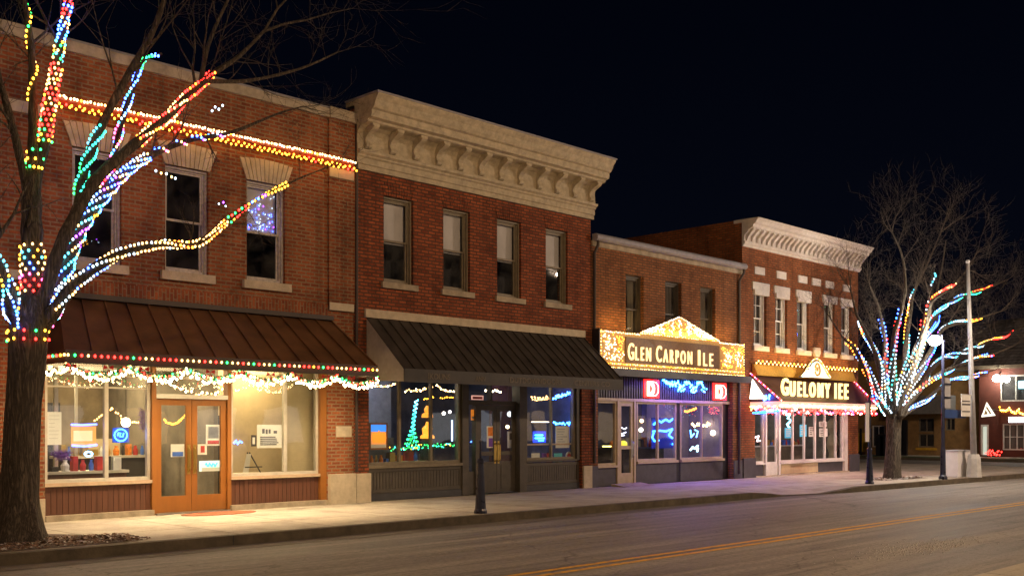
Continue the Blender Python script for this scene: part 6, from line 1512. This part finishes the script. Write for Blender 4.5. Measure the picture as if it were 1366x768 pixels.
# ================================================================== ROW ACROSS THE STREET (shows in the panes)
ob = thing('row_building', 'pale two-storey row across the street, seen in the window glass', 'building', (24, -9, SZ))
MB().box(-20, 75, -14, -9, SZ, 7.2).build('wall', plain('pale_render', (.26, .26, .30), .85, var=.25, scale=1), ob)
MB().box(-20.2, 75.2, -14.1, -8.7, 7.21, 7.6).build('cornice', M['stone_dark'], ob)
lw_ = [emit('lit_room_warm', (1, .7, .38), 1.6), emit('lit_room_pale', (.9, .95, 1), 1.2), M['dark']]
q = random.Random(8)
for i in range(24):
    x = -16+i*3.7; k = q.choice((0, 2, 2, 1, 0)); MB().box(x, x+2.2, -8.99, -8.9, .9, 2.7).build('shop_window', lw_[k], ob)
    MB().box(x+.2, x+1.1, -8.99, -8.93, 4.2, 5.8).build('window', lw_[q.choice((2, 2, 0))], ob)

# ================================================================== NEAR-SIDE STREET LAMPS (they light the fronts)
def near_lamp(x, y, power, label, col=(1, .64, .34)):
    t_ = thing('street_lamp', label, 'street lamp', (x, y, SZ))
    MB().lathe(x, y, [(.16, SZ), (.14, SZ+.5), (.09, SZ+.6), (.06, 8.8)], 10).build('pole', M['pole'], t_)
    MB().tube([(x, y, 8.75), (x, y+.5, 9.1), (x, y+1.3, 9.2)], .04, 6).build('arm', M['pole'], t_)
    MB().box(x-.16, x+.16, y+1.2, y+1.8, 9.16, 9.3).build('head', M['pole'], t_)
    l = bpy.data.lights.new('sodium_lamp', 'POINT'); l.energy = power; l.color = col; l.shadow_soft_size = .18
    o = bpy.data.objects.new('sodium_lamp', l); COL.objects.link(o); o.location = (x, y+1.5, 8.9)
near_lamp(-3.5, .8, 2500, 'near-side street lamp, leftmost, behind the viewer')
near_lamp(16, 2.2, 1800, 'near-side street lamp opposite the charcoal awning')
near_lamp(36, 2.6, 4600, 'near-side street lamp opposite the corner building', (1, .72, .50))

def area(loc, size, power, col, tgt, name, sy=None):
    l = bpy.data.lights.new(name, 'AREA'); l.energy = power; l.color = col; l.shape = 'RECTANGLE'; l.size = size; l.size_y = sy or size
    o = bpy.data.objects.new(name, l); COL.objects.link(o); o.location = loc
    o.rotation_euler = (Vector(tgt)-Vector(loc)).to_track_quat('-Z', 'Y').to_euler(); return o
# area light of the tube lamps under the brown awning
area((10, 17.05, 2.90), 5.9, 330, (1, .74, .44), (10, 17.0, 0), 'awning_tubes_lamp', .12).data.spread = R(140)
area((25.4, 17.85, 3.11), 3.4, 90, (.30, .14, 1), (25.4, 17.7, 0), 'blue_spill_fill', .1)  # unseen fill light added for the purple spill on the sidewalk
area((32.4, 17.4, 2.5), 6, 95, (1, .66, .58), (32.4, 17.4, 0), 'rose_spill_fill', .1)  # unseen fill light added for the pink spill before the corner shop

# unseen fill lights added to boost the glow of both signs on the brick
area((24.9, 17.80, 4.42), 6.4, 42, (1, .56, .14), (24.9, 18.1, 5.0), 'sign_glow_fill', .06)
area((32.6, 17.75, 3.95), 6.2, 42, (1, .56, .14), (32.6, 18.1, 4.5), 'awning_glow_fill', .06)
# small bulbs added in place of the sparkle reflected in the third upper window
q = random.Random(61)
light_string('small blue and white bulbs imitating the reflected sparkle in the third upper window', [Vector((q.uniform(11.1, 11.75), W+.21+q.uniform(0, .02), 5.68+q.random()**1.6*.75)) for _ in range(60)], [q.choice('bWbpW') for _ in range(60)], .008, False, cable=False)

# ================================================================== SKY, CAMERA
wd = bpy.data.worlds.new('World'); SC.world = wd; wd.use_nodes = True; t = wd.node_tree; bg = t.nodes['Background']
tc = N(t, 'ShaderNodeTexCoord'); sp = N(t, 'ShaderNodeSeparateXYZ'); t.links.new(tc.outputs['Generated'], sp.inputs[0])
rp = ramp(t, sp.outputs[2], [(0, (.0020, .0028, .0062)), (.35, (.0006, .0011, .0034)), (1, (.0003, .0006, .0022))]); t.links.new(rp.outputs[0], bg.inputs[0]); bg.inputs[1].default_value = 1.0

cam = bpy.data.cameras.new('camera'); co_ = bpy.data.objects.new('camera', cam); COL.objects.link(co_); SC.camera = co_
cam.sensor_width = 36; cam.lens = 36*1400/1366; cam.shift_y = (570-384)/1366; cam.clip_end = 2000; cam.clip_start = .1
co_.location = (0, 0, EYE)
co_.rotation_euler = FWD.to_track_quat('-Z', 'Y').to_euler()
vs = SC.view_settings; vs.view_transform = 'Standard'; vs.look = 'None'; vs.gamma = 1; vs.exposure = 0
cy = SC.cycles; cy.use_denoising = True; cy.max_bounces = 5; cy.diffuse_bounces = 2; cy.glossy_bounces = 3; cy.transparent_max_bounces = 12; cy.transmission_bounces = 2
cy.sample_clamp_indirect = 4; cy.caustics_reflective = False; cy.caustics_refractive = False; cy.use_light_tree = True
